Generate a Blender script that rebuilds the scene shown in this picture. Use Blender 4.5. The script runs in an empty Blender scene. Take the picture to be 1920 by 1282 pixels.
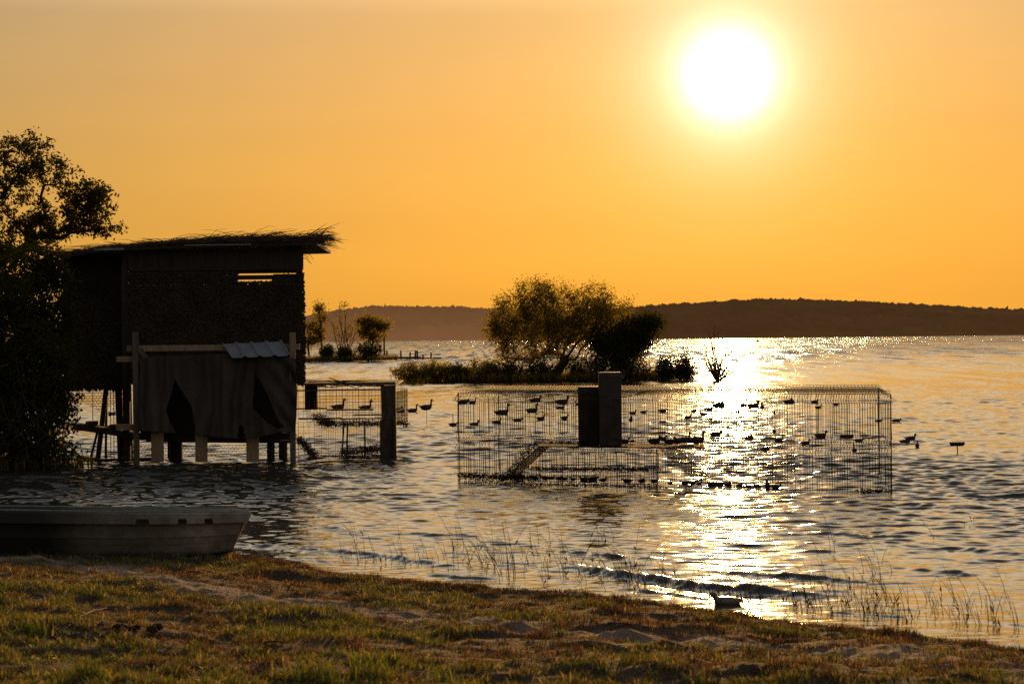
import bpy, bmesh, math, random
import numpy as np
from mathutils import Vector, Matrix
PI = math.pi
random.seed(7); rng = np.random.default_rng(11)
scene = bpy.context.scene
col = scene.collection
R = math.radians

# ------------------------------------------------------------------ camera
W, H, F = 1920.0, 1282.0, 4267.0
CH = 2.6
PITCH = math.atan(10 / F); ROLL = R(0.62)
cp, sp = math.cos(PITCH), math.sin(PITCH)
fw = Vector((0, cp, -sp)); r0 = Vector((1, 0, 0)); u0 = Vector((0, sp, cp))
cr = r0 * math.cos(ROLL) - u0 * math.sin(ROLL)
cu = u0 * math.cos(ROLL) + r0 * math.sin(ROLL)
CAM = Vector((0, 0, CH))
def ray(px, py): return fw + cr * ((px - W / 2) / F) + cu * ((H / 2 - py) / F)
def at(px, py, D):
    d = ray(px, py); return CAM + d * (D / d.y)
def ground(px, py, z=0.0):
    d = ray(px, py); return CAM + d * ((z - CH) / d.z)
cam = bpy.data.cameras.new('camera'); camo = bpy.data.objects.new('camera', cam); col.objects.link(camo)
cam.sensor_width = 36.0; cam.sensor_fit = 'HORIZONTAL'; cam.lens = 36.0 * F / W
cam.clip_start = 0.5; cam.clip_end = 30000
camo.matrix_world = Matrix(((cr.x, cu.x, -fw.x, 0), (cr.y, cu.y, -fw.y, 0), (cr.z, cu.z, -fw.z, CH), (0, 0, 0, 1)))
cam.dof.use_dof = True; cam.dof.focus_distance = 44.0; cam.dof.aperture_fstop = 5.0
scene.camera = camo
sd = ray(1365, 140).normalized()
SUN_EL = math.asin(sd.z); SUN_AZ = math.atan2(sd.x, sd.y)
scene.view_settings.view_transform = 'Standard'; scene.view_settings.look = 'None'
scene.view_settings.exposure = 0; scene.view_settings.gamma = 1
scene.cycles.use_denoising = False
scene.cycles.max_bounces = 8; scene.cycles.transparent_max_bounces = 24
scene.cycles.sample_clamp_indirect = 6.0
scene.cycles.caustics_reflective = False; scene.cycles.caustics_refractive = False

# ------------------------------------------------------------------ world
world = bpy.data.worlds.new('World'); scene.world = world; world.use_nodes = True
nt = world.node_tree; nt.nodes.clear()
class G:
    def __init__(s, nt): s.nt = nt
    def n(s, t, **k):
        nd = s.nt.nodes.new(t)
        for a, b in k.items(): setattr(nd, a, b)
        return nd
    def l(s, a, b): s.nt.links.new(a, b)
    def m(s, op, a, b=None, c=None, clamp=False):
        nd = s.n('ShaderNodeMath', operation=op, use_clamp=clamp)
        for i, v in enumerate((a, b, c)):
            if v is None: continue
            if isinstance(v, (int, float)): nd.inputs[i].default_value = v
            else: s.l(v, nd.inputs[i])
        return nd.outputs[0]
    def vm(s, op, a, b=None):
        nd = s.n('ShaderNodeVectorMath', operation=op)
        for i, v in enumerate((a, b)):
            if v is None: continue
            if isinstance(v, (tuple, list, Vector)): nd.inputs[i].default_value = v
            else: s.l(v, nd.inputs[i])
        return nd.outputs['Value'] if op == 'DOT_PRODUCT' else nd.outputs[0]
    def ramp(s, fac, stops, interp='LINEAR'):
        nd = s.n('ShaderNodeValToRGB'); cr_ = nd.color_ramp; cr_.interpolation = interp
        while len(cr_.elements) < len(stops): cr_.elements.new(0.5)
        for e, (p, c) in zip(cr_.elements, stops): e.position = p; e.color = (*c, 1)
        s.l(fac, nd.inputs[0]); return nd.outputs[0]
    def mix(s, fac, a, b, mode='MIX'):
        nd = s.n('ShaderNodeMix', data_type='RGBA', blend_type=mode, clamp_factor=False)
        for i, v in ((0, fac), (6, a), (7, b)):
            if isinstance(v, (int, float)): nd.inputs[i].default_value = v
            elif isinstance(v, tuple): nd.inputs[i].default_value = (*v, 1)
            else: s.l(v, nd.inputs[i])
        return nd.outputs[2]
g = G(nt)
tc = g.n('ShaderNodeTexCoord')
dirn = g.vm('NORMALIZE', tc.outputs['Generated'])
dot = g.vm('DOT_PRODUCT', dirn, tuple(sd))
ang = g.m('DEGREES', g.m('ARCCOSINE', g.m('MINIMUM', dot, 0.9999999))) if False else g.m('MULTIPLY', g.m('ARCCOSINE', g.m('MINIMUM', dot, 1.0)), 180 / PI)
sep = g.n('ShaderNodeSeparateXYZ'); g.l(dirn, sep.inputs[0])
elev = g.m('MULTIPLY', g.m('ARCSINE', sep.outputs[2]), 180 / PI)
ef = g.m('DIVIDE', g.m('MAXIMUM', elev, 0.0), 90.0)
front = g.ramp(ef, [(0.0, (.98, .40, .040)), (0.02, (.97, .42, .050)), (0.05, (.89, .425, .083)), (0.090, (.75, .42, .155)),
                    (0.12, (1.3, .86, .42)), (0.18, (1.8, 1.30, .74)), (0.28, (1.2, .88, .56)), (0.40, (.42, .32, .23)), (0.6, (.26, .20, .155)), (1.0, (.19, .155, .125))])
back = g.ramp(ef, [(0.0, (.32, .205, .12)), (0.15, (.35, .25, .165)), (0.5, (.27, .21, .165)), (1.0, (.20, .165, .135))])
# how far round from the sun (0 behind the camera, 1 on the sun's side)
hx = g.m('ADD', g.m('MULTIPLY', sep.outputs[0], math.sin(SUN_AZ)), g.m('MULTIPLY', sep.outputs[1], math.cos(SUN_AZ)))
hl = g.m('SQRT', g.m('ADD', g.m('MULTIPLY', sep.outputs[0], sep.outputs[0]), g.m('ADD', g.m('MULTIPLY', sep.outputs[1], sep.outputs[1]), 1e-5)))
hd = g.m('DIVIDE', hx, hl)
ff = g.m('POWER', g.m('MAXIMUM', g.m('MULTIPLY_ADD', hd, 0.5, 0.5), 0.0), 3.0)
lat = g.n('ShaderNodeVectorMath', operation='SCALE'); g.l(back, lat.inputs[0]); g.l(g.m('MULTIPLY_ADD', sep.outputs[0], .75, 1.0), lat.inputs['Scale'])
base = g.mix(ff, lat.outputs[0], front)
# faint uneven haze bands low over the lake
hz = g.n('ShaderNodeMapping'); hz.inputs['Scale'].default_value = (1.6, 1.6, 16.0); g.l(dirn, hz.inputs[0])
hn = g.n('ShaderNodeTexNoise'); hn.inputs['Scale'].default_value = 2.4; hn.inputs['Detail'].default_value = 4; g.l(hz.outputs[0], hn.inputs[0])
hs_ = g.n('ShaderNodeVectorMath', operation='SCALE'); g.l(base, hs_.inputs[0]); g.l(g.m('MULTIPLY_ADD', hn.outputs[0], .16, .92), hs_.inputs['Scale']); base = hs_.outputs[0]
# wide falloff away from the sun: paler and dimmer towards the left of the view
fall = g.m('SUBTRACT', 1.0, g.m('EXPONENT', g.m('MULTIPLY', g.m('POWER', g.m('DIVIDE', ang, 17.0), 2.0), -1.0)))
base = g.mix(g.m('MULTIPLY', fall, 0.9), base, g.mix(1.0, base, (.50, .68, 1.0), 'MULTIPLY'))
def ex(sc, p=1.0): return g.m('EXPONENT', g.m('MULTIPLY', g.m('POWER', g.m('DIVIDE', ang, sc), p), -1.0))
def addg(a, fac, c):
    nd = g.n('ShaderNodeVectorMath', operation='SCALE'); nd.inputs[0].default_value = c; g.l(fac, nd.inputs['Scale'])
    return g.vm('ADD', a, nd.outputs[0])
base = addg(base, ex(.77, 1.75), (3.4, 3.0, 2.4))
base = addg(base, ex(1.7, 1.6), (.5, .62, .62))
base = addg(base, ex(3.6, 1.5), (.10, .15, .045))
sky = g.n('ShaderNodeTexSky', sky_type='NISHITA', sun_disc=False, sun_elevation=SUN_EL, sun_rotation=SUN_AZ, dust_density=4.0, air_density=1.5)
nsc = g.n('ShaderNodeVectorMath', operation='SCALE'); g.l(sky.outputs[0], nsc.inputs[0]); nsc.inputs['Scale'].default_value = 0.004
tot = g.vm('ADD', base, nsc.outputs[0])
bg = g.n('ShaderNodeBackground'); g.l(tot, bg.inputs[0]); bg.inputs[1].default_value = 1.0
wo = g.n('ShaderNodeOutputWorld'); g.l(bg.outputs[0], wo.inputs[0])
world.cycles.sampling_method = 'MANUAL'; world.cycles.sample_map_resolution = 2048

sun = bpy.data.lights.new('sun', 'SUN'); sun.energy = 3.6; sun.angle = R(0.53); sun.color = (1, .52, .15)
suno = bpy.data.objects.new('sun', sun); col.objects.link(suno)
suno.rotation_euler = (-sd).to_track_quat('-Z', 'Y').to_euler(); suno.location = (20, 60, 30)

# ------------------------------------------------------------------ materials
def mat(name, fn):
    m = bpy.data.materials.new(name); m.use_nodes = True; m.node_tree.nodes.clear()
    gg = G(m.node_tree); out = gg.n('ShaderNodeOutputMaterial'); fn(gg, out); return m
def rough(name, c1, c2, scale=6, r=0.85, bump=0.4, bs=None, stretch=(1, 1, 1), spec=0.3, metal=0.0, detail=6):
    def fn(q, out):
        t = q.n('ShaderNodeTexCoord'); mp = q.n('ShaderNodeMapping'); mp.inputs['Scale'].default_value = stretch
        q.l(t.outputs['Object'], mp.inputs[0])
        no = q.n('ShaderNodeTexNoise'); no.inputs['Scale'].default_value = scale; no.inputs['Detail'].default_value = detail; q.l(mp.outputs[0], no.inputs[0])
        n2 = q.n('ShaderNodeTexNoise'); n2.inputs['Scale'].default_value = bs or scale * 6; n2.inputs['Detail'].default_value = 5; q.l(mp.outputs[0], n2.inputs[0])
        c = q.ramp(no.outputs[0], [(0.3, c1), (0.7, c2)])
        c = q.mix(0.5, c, q.ramp(n2.outputs[0], [(0.3, (.45, .45, .45)), (0.7, (1, 1, 1))]), 'MULTIPLY')
        b = q.n('ShaderNodeBump'); b.inputs['Strength'].default_value = bump; b.inputs['Distance'].default_value = 0.02; q.l(n2.outputs[0], b.inputs['Height'])
        p = q.n('ShaderNodeBsdfPrincipled'); q.l(c, p.inputs['Base Color']); p.inputs['Roughness'].default_value = r
        p.inputs['Specular IOR Level'].default_value = spec; p.inputs['Metallic'].default_value = metal
        q.l(b.outputs[0], p.inputs['Normal']); q.l(p.outputs[0], out.inputs[0])
    return mat(name, fn)
def foliage(name, c1, c2, trans=0.5, tcol=(.30, .26, .03), scale=3.0):
    def fn(q, out):
        t = q.n('ShaderNodeTexCoord')
        no = q.n('ShaderNodeTexNoise'); no.inputs['Scale'].default_value = scale; no.inputs['Detail'].default_value = 8; q.l(t.outputs['Object'], no.inputs[0])
        c = q.ramp(no.outputs[0], [(0.35, c1), (0.65, c2)])
        d = q.n('ShaderNodeBsdfDiffuse'); q.l(c, d.inputs[0])
        tr = q.n('ShaderNodeBsdfTranslucent'); q.l(q.mix(0.5, c, tcol), tr.inputs[0])
        mx = q.n('ShaderNodeMixShader'); mx.inputs[0].default_value = trans; q.l(d.outputs[0], mx.inputs[1]); q.l(tr.outputs[0], mx.inputs[2])
        q.l(mx.outputs[0], out.inputs[0])
    return mat(name, fn)
M = {}
M['dark_wood'] = rough('dark_wood', (.035, .026, .02), (.07, .052, .04), 3, stretch=(8, 8, .6))
M['pale_wood'] = rough('pale_wood', (.30, .20, .11), (.48, .34, .20), 3, r=.75, stretch=(8, 8, .7), bump=.2)
M['grey_wood'] = rough('grey_wood', (.12, .092, .07), (.23, .18, .14), 3, r=.8, stretch=(8, 8, .7), bump=.3)
M['net'] = rough('camouflage_net', (.035, .024, .014), (.07, .048, .027), 2.5, bs=30, bump=.8)
M['wire'] = rough('rusty_wire', (.035, .022, .014), (.07, .045, .028), 20, r=.7, bump=.1, metal=.2)
M['cloth'] = rough('fold_shaded_tarpaulin', (.046, .034, .026), (.10, .076, .060), 1.6, r=.9, bs=14, bump=.5, stretch=(1.6, 1.6, .8))  # wear mottling that also paints in light and dark of the folds
M['slit_shade'] = rough('painted_slit_shade', (.024, .018, .015), (.042, .032, .027), 3, r=.95, bs=60, bump=.3)  # dark colour standing for the shade inside the tarpaulin slits
M['wet_post'] = rough('weathered_post', (.05, .032, .022), (.15, .10, .07), 5, r=.8, bs=25, bump=.5, stretch=(3, 3, .8))
M['tin'] = rough('galvanised_tin', (.28, .30, .34), (.40, .42, .46), 4, r=.5, bump=.1, metal=.5)
M['box'] = rough('dark_weathered_box', (.035, .025, .018), (.10, .072, .054), 4, r=.65, bs=22, bump=.3)
M['boat'] = rough('weathered_boat_hull', (.11, .105, .08), (.30, .27, .20), 2.6, r=.6, bs=30, bump=.15, stretch=(1, 1, 2.5))
M['boat_teal'] = rough('teal_boat_paint', (.12, .20, .18), (.24, .32, .28), 5, r=.45, bump=.1)
M['bark'] = rough('bark', (.03, .022, .015), (.07, .05, .035), 10, bump=.6)
M['thatch'] = rough('dry_heather', (.07, .045, .03), (.16, .10, .065), 6, r=.9)
M['soil'] = rough('dark_soil_and_recess_shade', (.02, .014, .01), (.05, .035, .022), 8, bump=.8)
M['straw'] = rough('dry_straw', (.35, .24, .13), (.55, .42, .26), 12, r=.7)
M['duck'] = rough('brown_feathers', (.035, .026, .02), (.09, .065, .045), 9, r=.8, bump=.2)
M['duckp'] = rough('pale_feathers', (.14, .10, .08), (.30, .23, .18), 9, r=.8, bump=.2)
M['bill'] = rough('duck_bill', (.10, .07, .03), (.18, .12, .05), 9, r=.5, bump=.1)
M['stone'] = rough('pale_stone', (.35, .32, .28), (.55, .50, .45), 12, r=.8)
M['green'] = rough('green_plastic', (.03, .12, .03), (.06, .20, .05), 12, r=.5)
M['leaf'] = foliage('tree_leaves', (.07, .07, .016), (.15, .13, .03), .55, (.75, .55, .06))
M['leafd'] = foliage('dark_leaves', (.03, .032, .010), (.06, .06, .016), .35, (.20, .16, .02))
M['reed'] = foliage('reed_stalk', (.05, .04, .015), (.09, .07, .03), .2, (.2, .14, .03))

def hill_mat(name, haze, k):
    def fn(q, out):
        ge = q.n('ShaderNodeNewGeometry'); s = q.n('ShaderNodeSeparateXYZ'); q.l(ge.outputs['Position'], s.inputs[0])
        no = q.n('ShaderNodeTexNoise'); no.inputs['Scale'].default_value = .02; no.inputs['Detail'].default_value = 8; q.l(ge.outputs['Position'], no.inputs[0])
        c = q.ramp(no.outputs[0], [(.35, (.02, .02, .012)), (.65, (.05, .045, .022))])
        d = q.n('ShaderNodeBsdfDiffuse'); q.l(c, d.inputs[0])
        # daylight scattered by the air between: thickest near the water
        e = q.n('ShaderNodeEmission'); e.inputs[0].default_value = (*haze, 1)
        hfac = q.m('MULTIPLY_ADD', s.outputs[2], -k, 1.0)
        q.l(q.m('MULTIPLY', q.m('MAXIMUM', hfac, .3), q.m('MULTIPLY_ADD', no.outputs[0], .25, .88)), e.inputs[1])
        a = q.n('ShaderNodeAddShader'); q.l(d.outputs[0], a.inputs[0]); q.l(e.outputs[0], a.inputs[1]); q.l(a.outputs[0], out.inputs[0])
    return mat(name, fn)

# ------------------------------------------------------------------ mesh helpers
class MB:
    def __init__(s): s.v = []; s.f = []
    def add(s, vs, fs):
        o = len(s.v); s.v += [tuple(v) for v in vs]; s.f += [tuple(i + o for i in f) for f in fs]
    def box(s, a, b, jit=0):
        (x0, y0, z0), (x1, y1, z1) = a, b
        vs = [Vector(p) for p in ((x0, y0, z0), (x1, y0, z0), (x1, y1, z0), (x0, y1, z0), (x0, y0, z1), (x1, y0, z1), (x1, y1, z1), (x0, y1, z1))]
        if jit: vs = [v + Vector([random.uniform(-jit, jit) for _ in range(3)]) for v in vs]
        s.add(vs, [(0, 3, 2, 1), (4, 5, 6, 7), (0, 1, 5, 4), (1, 2, 6, 5), (2, 3, 7, 6), (3, 0, 4, 7)])
    def beam(s, p, q, w, h, up=(0, 0, 1)):
        p, q = Vector(p), Vector(q); d = (q - p).normalized(); up = Vector(up)
        if abs(d.dot(up)) > .99: up = Vector((0, 1, 0))
        a = d.cross(up).normalized() * w / 2; b = a.normalized().cross(d).normalized() * h / 2
        s.add([p - a - b, p + a - b, p + a + b, p - a + b, q - a - b, q + a - b, q + a + b, q - a + b],
              [(0, 1, 2, 3), (7, 6, 5, 4), (1, 0, 4, 5), (2, 1, 5, 6), (3, 2, 6, 7), (0, 3, 7, 4)])
    def tube(s, pts, rad, n=4, cap=True):
        pts = [Vector(p) for p in pts]; k = len(pts)
        if not hasattr(rad, '__len__'): rad = [rad] * k
        o = len(s.v)
        for i, p in enumerate(pts):
            d = (pts[min(i + 1, k - 1)] - pts[max(i - 1, 0)]); d = d.normalized() if d.length > 1e-9 else Vector((0, 0, 1))
            up = Vector((0, 0, 1)) if abs(d.z) < .9 else Vector((0, 1, 0))
            a = d.cross(up).normalized(); b = a.cross(d)
            for j in range(n):
                t = 2 * PI * j / n; s.v.append(tuple(p + (a * math.cos(t) + b * math.sin(t)) * rad[i]))
        for i in range(k - 1):
            for j in range(n):
                j2 = (j + 1) % n
                s.f.append((o + i * n + j, o + i * n + j2, o + (i + 1) * n + j2, o + (i + 1) * n + j))
        if cap:
            s.f.append(tuple(o + j for j in range(n))[::-1]); s.f.append(tuple(o + (k - 1) * n + j for j in range(n)))
    def build(s, name, m, parent=None, smooth=False, origin=None):
        me = bpy.data.meshes.new(name)
        vs = s.v
        if origin is not None: vs = [(v[0] - origin[0], v[1] - origin[1], v[2] - origin[2]) for v in vs]
        me.from_pydata(vs, [], s.f); me.update()
        if smooth: me.shade_smooth()
        return link(name, me, m, parent, origin)
def link(name, me, m, parent=None, origin=None):
    o = bpy.data.objects.new(name, me); col.objects.link(o)
    if m: me.materials.append(m)
    if origin is not None: o.location = origin
    if parent is not None: o.parent = parent
    return o
def npmesh(name, V, Fq, m, parent=None, smooth=False, Ft=None):
    """V (n,3); Fq (k,4); Ft (j,3)"""
    me = bpy.data.meshes.new(name); V = np.ascontiguousarray(V, dtype=np.float32)
    nq = 0 if Fq is None else len(Fq); ntr = 0 if Ft is None else len(Ft)
    idx = []
    if nq: idx.append(np.asarray(Fq, dtype=np.int32).ravel())
    if ntr: idx.append(np.asarray(Ft, dtype=np.int32).ravel())
    idx = np.concatenate(idx)
    me.vertices.add(len(V)); me.vertices.foreach_set('co', V.ravel())
    me.loops.add(len(idx)); me.loops.foreach_set('vertex_index', idx)
    me.polygons.add(nq + ntr)
    st = np.concatenate([np.arange(nq) * 4, nq * 4 + np.arange(ntr) * 3]).astype(np.int32)
    me.polygons.foreach_set('loop_start', st)
    me.update(calc_edges=True); me.validate()
    if smooth: me.shade_smooth()
    return link(name, me, m, parent)
def tag(o, label=None, cat=None, group=None, kind=None):
    if label: o['label'] = label
    if cat: o['category'] = cat
    if group: o['group'] = group
    if kind: o['kind'] = kind
    return o
def empty(name, loc, rz=0):
    o = bpy.data.objects.new(name, None); col.objects.link(o); o.location = loc; o.rotation_euler = (0, 0, rz); o.empty_display_size = .1
    return o
def child(mb, name, m, root, smooth=False):
    """mesh given in world coordinates, parented to an unrotated root"""
    L = root.location
    mb.v = [(v[0] - L.x, v[1] - L.y, v[2] - L.z) for v in mb.v]
    return mb.build(name, m, root, smooth)
def structure(o, label=None): o['kind'] = 'structure'; return o

# value noise (numpy)
_perm = rng.random((512, 512)).astype(np.float32)
def vnoise(x, y):
    xi = np.floor(x).astype(int); yi = np.floor(y).astype(int); fx = x - xi; fy = y - yi
    fx = fx * fx * (3 - 2 * fx); fy = fy * fy * (3 - 2 * fy)
    a = _perm[xi % 512, yi % 512]; b = _perm[(xi + 1) % 512, yi % 512]; c = _perm[xi % 512, (yi + 1) % 512]; d = _perm[(xi + 1) % 512, (yi + 1) % 512]
    return (a * (1 - fx) + b * fx) * (1 - fy) + (c * (1 - fx) + d * fx) * fy - .5
def fbm(x, y, o=4):
    r = 0; a = 1
    for i in range(o): r = r + a * vnoise(x + 17.3 * i, y - 9.1 * i); x = x * 2.03; y = y * 2.03; a *= .5
    return r

# ------------------------------------------------------------------ shoreline and bank
shore_px = [(-700, 985), (-300, 1000), (0, 1016), (250, 1030), (430, 1042), (520, 1050), (640, 1067), (850, 1094), (1060, 1101), (1280, 1131), (1440, 1150), (1600, 1169), (1780, 1188), (1920, 1207), (2100, 1235), (2400, 1290)]
LIP = lambda a: .02 if a < 450 else .075
SH = np.array([[ground(a, b, LIP(a)).x, ground(a, b, LIP(a)).y] for a, b in shore_px])     # the lip of the bank stands 7 cm above the water
SHX = np.concatenate([[-400, -40], SH[:, 0], [SH[-1, 0] + 6, 60, 400]]); SHY = np.concatenate([[45, 36], SH[:, 1], [SH[-1, 1] - 2.5, 5, -20]])
def sdist(x, y):
    """signed distance inland from the water's edge (about)"""
    return (np.interp(x, SHX, SHY) - y) * .78
def terrain_z(x, y):
    s = sdist(x, y) + .18 * fbm(x * 1.7, y * 1.7, 3)
    z = np.where(s > 0, .055 * s + .05 * (1 - np.exp(-np.maximum(s, 0) / .12)), np.maximum(.10 * s, -.8))
    lump = .10 * fbm(x * .9 + 5, y * .9, 3) * np.clip(s / 1.5, 0, 1) + .06 * fbm(x * 3.3, y * 3.3, 4) * np.clip(s / .3, 0, 1)
    return np.minimum(z, 1.6) + lump
def on_bank(px, py):
    d = ray(px, py); t = 10.0
    for i in range(2000):
        p = CAM + d * (t / d.y)
        if p.z < float(terrain_z(np.array(p.x), np.array(p.y))): break
        t += .02
    return p
track_px = [(-400, 1050), (100, 1052), (330, 1085), (640, 1140), (900, 1166), (1100, 1186), (1300, 1200), (1600, 1222), (1920, 1262), (2300, 1300)]
TR = np.array([list(on_bank(a, b))[:2] for a, b in track_px])
def track(x, y):
    """0..1 bare sand along the beach line"""
    yc = np.interp(x, TR[:, 0], TR[:, 1]); d = y - yc
    w = .50 + .6 * fbm(x * .7 + 3, y * .7, 2)
    a = np.exp(-(d / np.maximum(w, .15)) ** 2) * np.clip(1.1 + 2.4 * fbm(x * 1.9, y * 1.9 + 7, 3), 0, 1)
    return np.clip(a * 1.3, 0, 1)
def bank():
    ys = np.concatenate([np.arange(-60, 10, 2.0), np.arange(10, 34, .06), np.arange(34, 60, 1.0)])
    xs = np.concatenate([np.arange(-120, -8, 3.0), np.arange(-8, 8, .06), np.arange(8, 120, 3.0)])
    X, Y = np.meshgrid(xs, ys); Z = terrain_z(X, Y)
    tk = track(X, Y); Z = Z + .035 * tk * fbm(X * 5, Y * 5, 3) + .030 * tk * fbm(X * 13, Y * 11, 2)
    # far from the beach the sheet dives deeper so that no edge shows
    n, m_ = X.shape; V = np.stack([X, Y, Z], -1).reshape(-1, 3)
    i = np.arange(n - 1)[:, None] * m_ + np.arange(m_ - 1)[None]; i = i.ravel()
    o = npmesh('ground', V, np.stack([i, i + 1, i + m_ + 1, i + m_], -1), None, smooth=True)
    me = o.data
    at_ = me.attributes.new('sand', 'FLOAT', 'POINT'); at_.data.foreach_set('value', tk.ravel().astype(np.float32))
    sdv = sdist(X, Y).ravel(); a2 = me.attributes.new('inland', 'FLOAT', 'POINT'); a2.data.foreach_set('value', sdv.astype(np.float32))
    def fn(q, out):
        sa = q.n('ShaderNodeAttribute', attribute_name='sand'); inl = q.n('ShaderNodeAttribute', attribute_name='inland')
        t = q.n('ShaderNodeTexCoord')
        n1 = q.n('ShaderNodeTexNoise'); n1.inputs['Scale'].default_value = 2.2; n1.inputs['Detail'].default_value = 8; q.l(t.outputs['Object'], n1.inputs[0])
        n2 = q.n('ShaderNodeTexNoise'); n2.inputs['Scale'].default_value = 28; n2.inputs['Detail'].default_value = 7; q.l(t.outputs['Object'], n2.inputs[0])
        soil = q.ramp(n1.outputs[0], [(.3, (.030, .018, .010)), (.55, (.075, .046, .024)), (.75, (.05, .05, .012))])
        sand = q.ramp(n2.outputs[0], [(.3, (.15, .105, .08)), (.7, (.34, .25, .20))])
        c = q.mix(sa.outputs['Fac'], soil, sand)
        wet = q.ramp(inl.outputs['Fac'], [(0, (.35, .35, .3)), (.35, (1, 1, 1))])
        c = q.mix(1.0, c, wet, 'MULTIPLY')
        b = q.n('ShaderNodeBump'); b.inputs['Strength'].default_value = 1; b.inputs['Distance'].default_value = .06; q.l(n2.outputs[0], b.inputs['Height'])
        p = q.n('ShaderNodeBsdfPrincipled'); q.l(c, p.inputs['Base Color']); p.inputs['Roughness'].default_value = .9; p.inputs['Specular IOR Level'].default_value = .15
        q.l(b.outputs[0], p.inputs['Normal']); q.l(p.outputs[0], out.inputs[0])
    me.materials.append(mat('bank_soil', fn)); return structure(o)
bank()

# ------------------------------------------------------------------ water
crests = [  # little breakers: pixel polyline, height, width
    ([(380, 1015), (560, 1029), (700, 1040), (800, 1056), (900, 1063)], .075, .22),
    ([(960, 1064), (1080, 1064), (1200, 1084), (1330, 1102), (1480, 1112), (1600, 1122)], .10, .26),
    ([(1340, 1108), (1480, 1114), (1650, 1122)], .03, .2),
    ([(1720, 1024), (1800, 1028), (1960, 1042)], .09, .30),
    ([(1760, 1160), (1850, 1166), (1980, 1178)], .08, .16),
    ([(1600, 944), (1700, 946), (1800, 952)], .10, .4),
    ([(1320, 905), (1450, 900), (1600, 902)], .05, .35),
    ([(620, 935), (760, 940), (880, 936)], .05, .3),
    ([(720, 998), (850, 1003), (960, 1000)], .06, .25),
    ([(560, 985), (640, 992), (700, 1000)], .05, .22), ([(1000, 1030), (1150, 1042), (1300, 1052)], .07, .14), ([(1300, 1070), (1420, 1078), (1560, 1085), (1700, 1096)], .07, .14), ([(740, 1072), (860, 1082), (980, 1086)], .05, .1),
    ([(1100, 1096), (1250, 1112), (1400, 1130)], .05, .10), ([(1500, 1142), (1640, 1152), (1760, 1160)], .06, .10), ([(1650, 1064), (1760, 1072), (1900, 1084)], .08, .16), ([(1500, 1000), (1640, 1006), (1780, 1004)], .07, .2), ([(480, 1040), (580, 1048), (680, 1062)], .04, .1),
]
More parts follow.
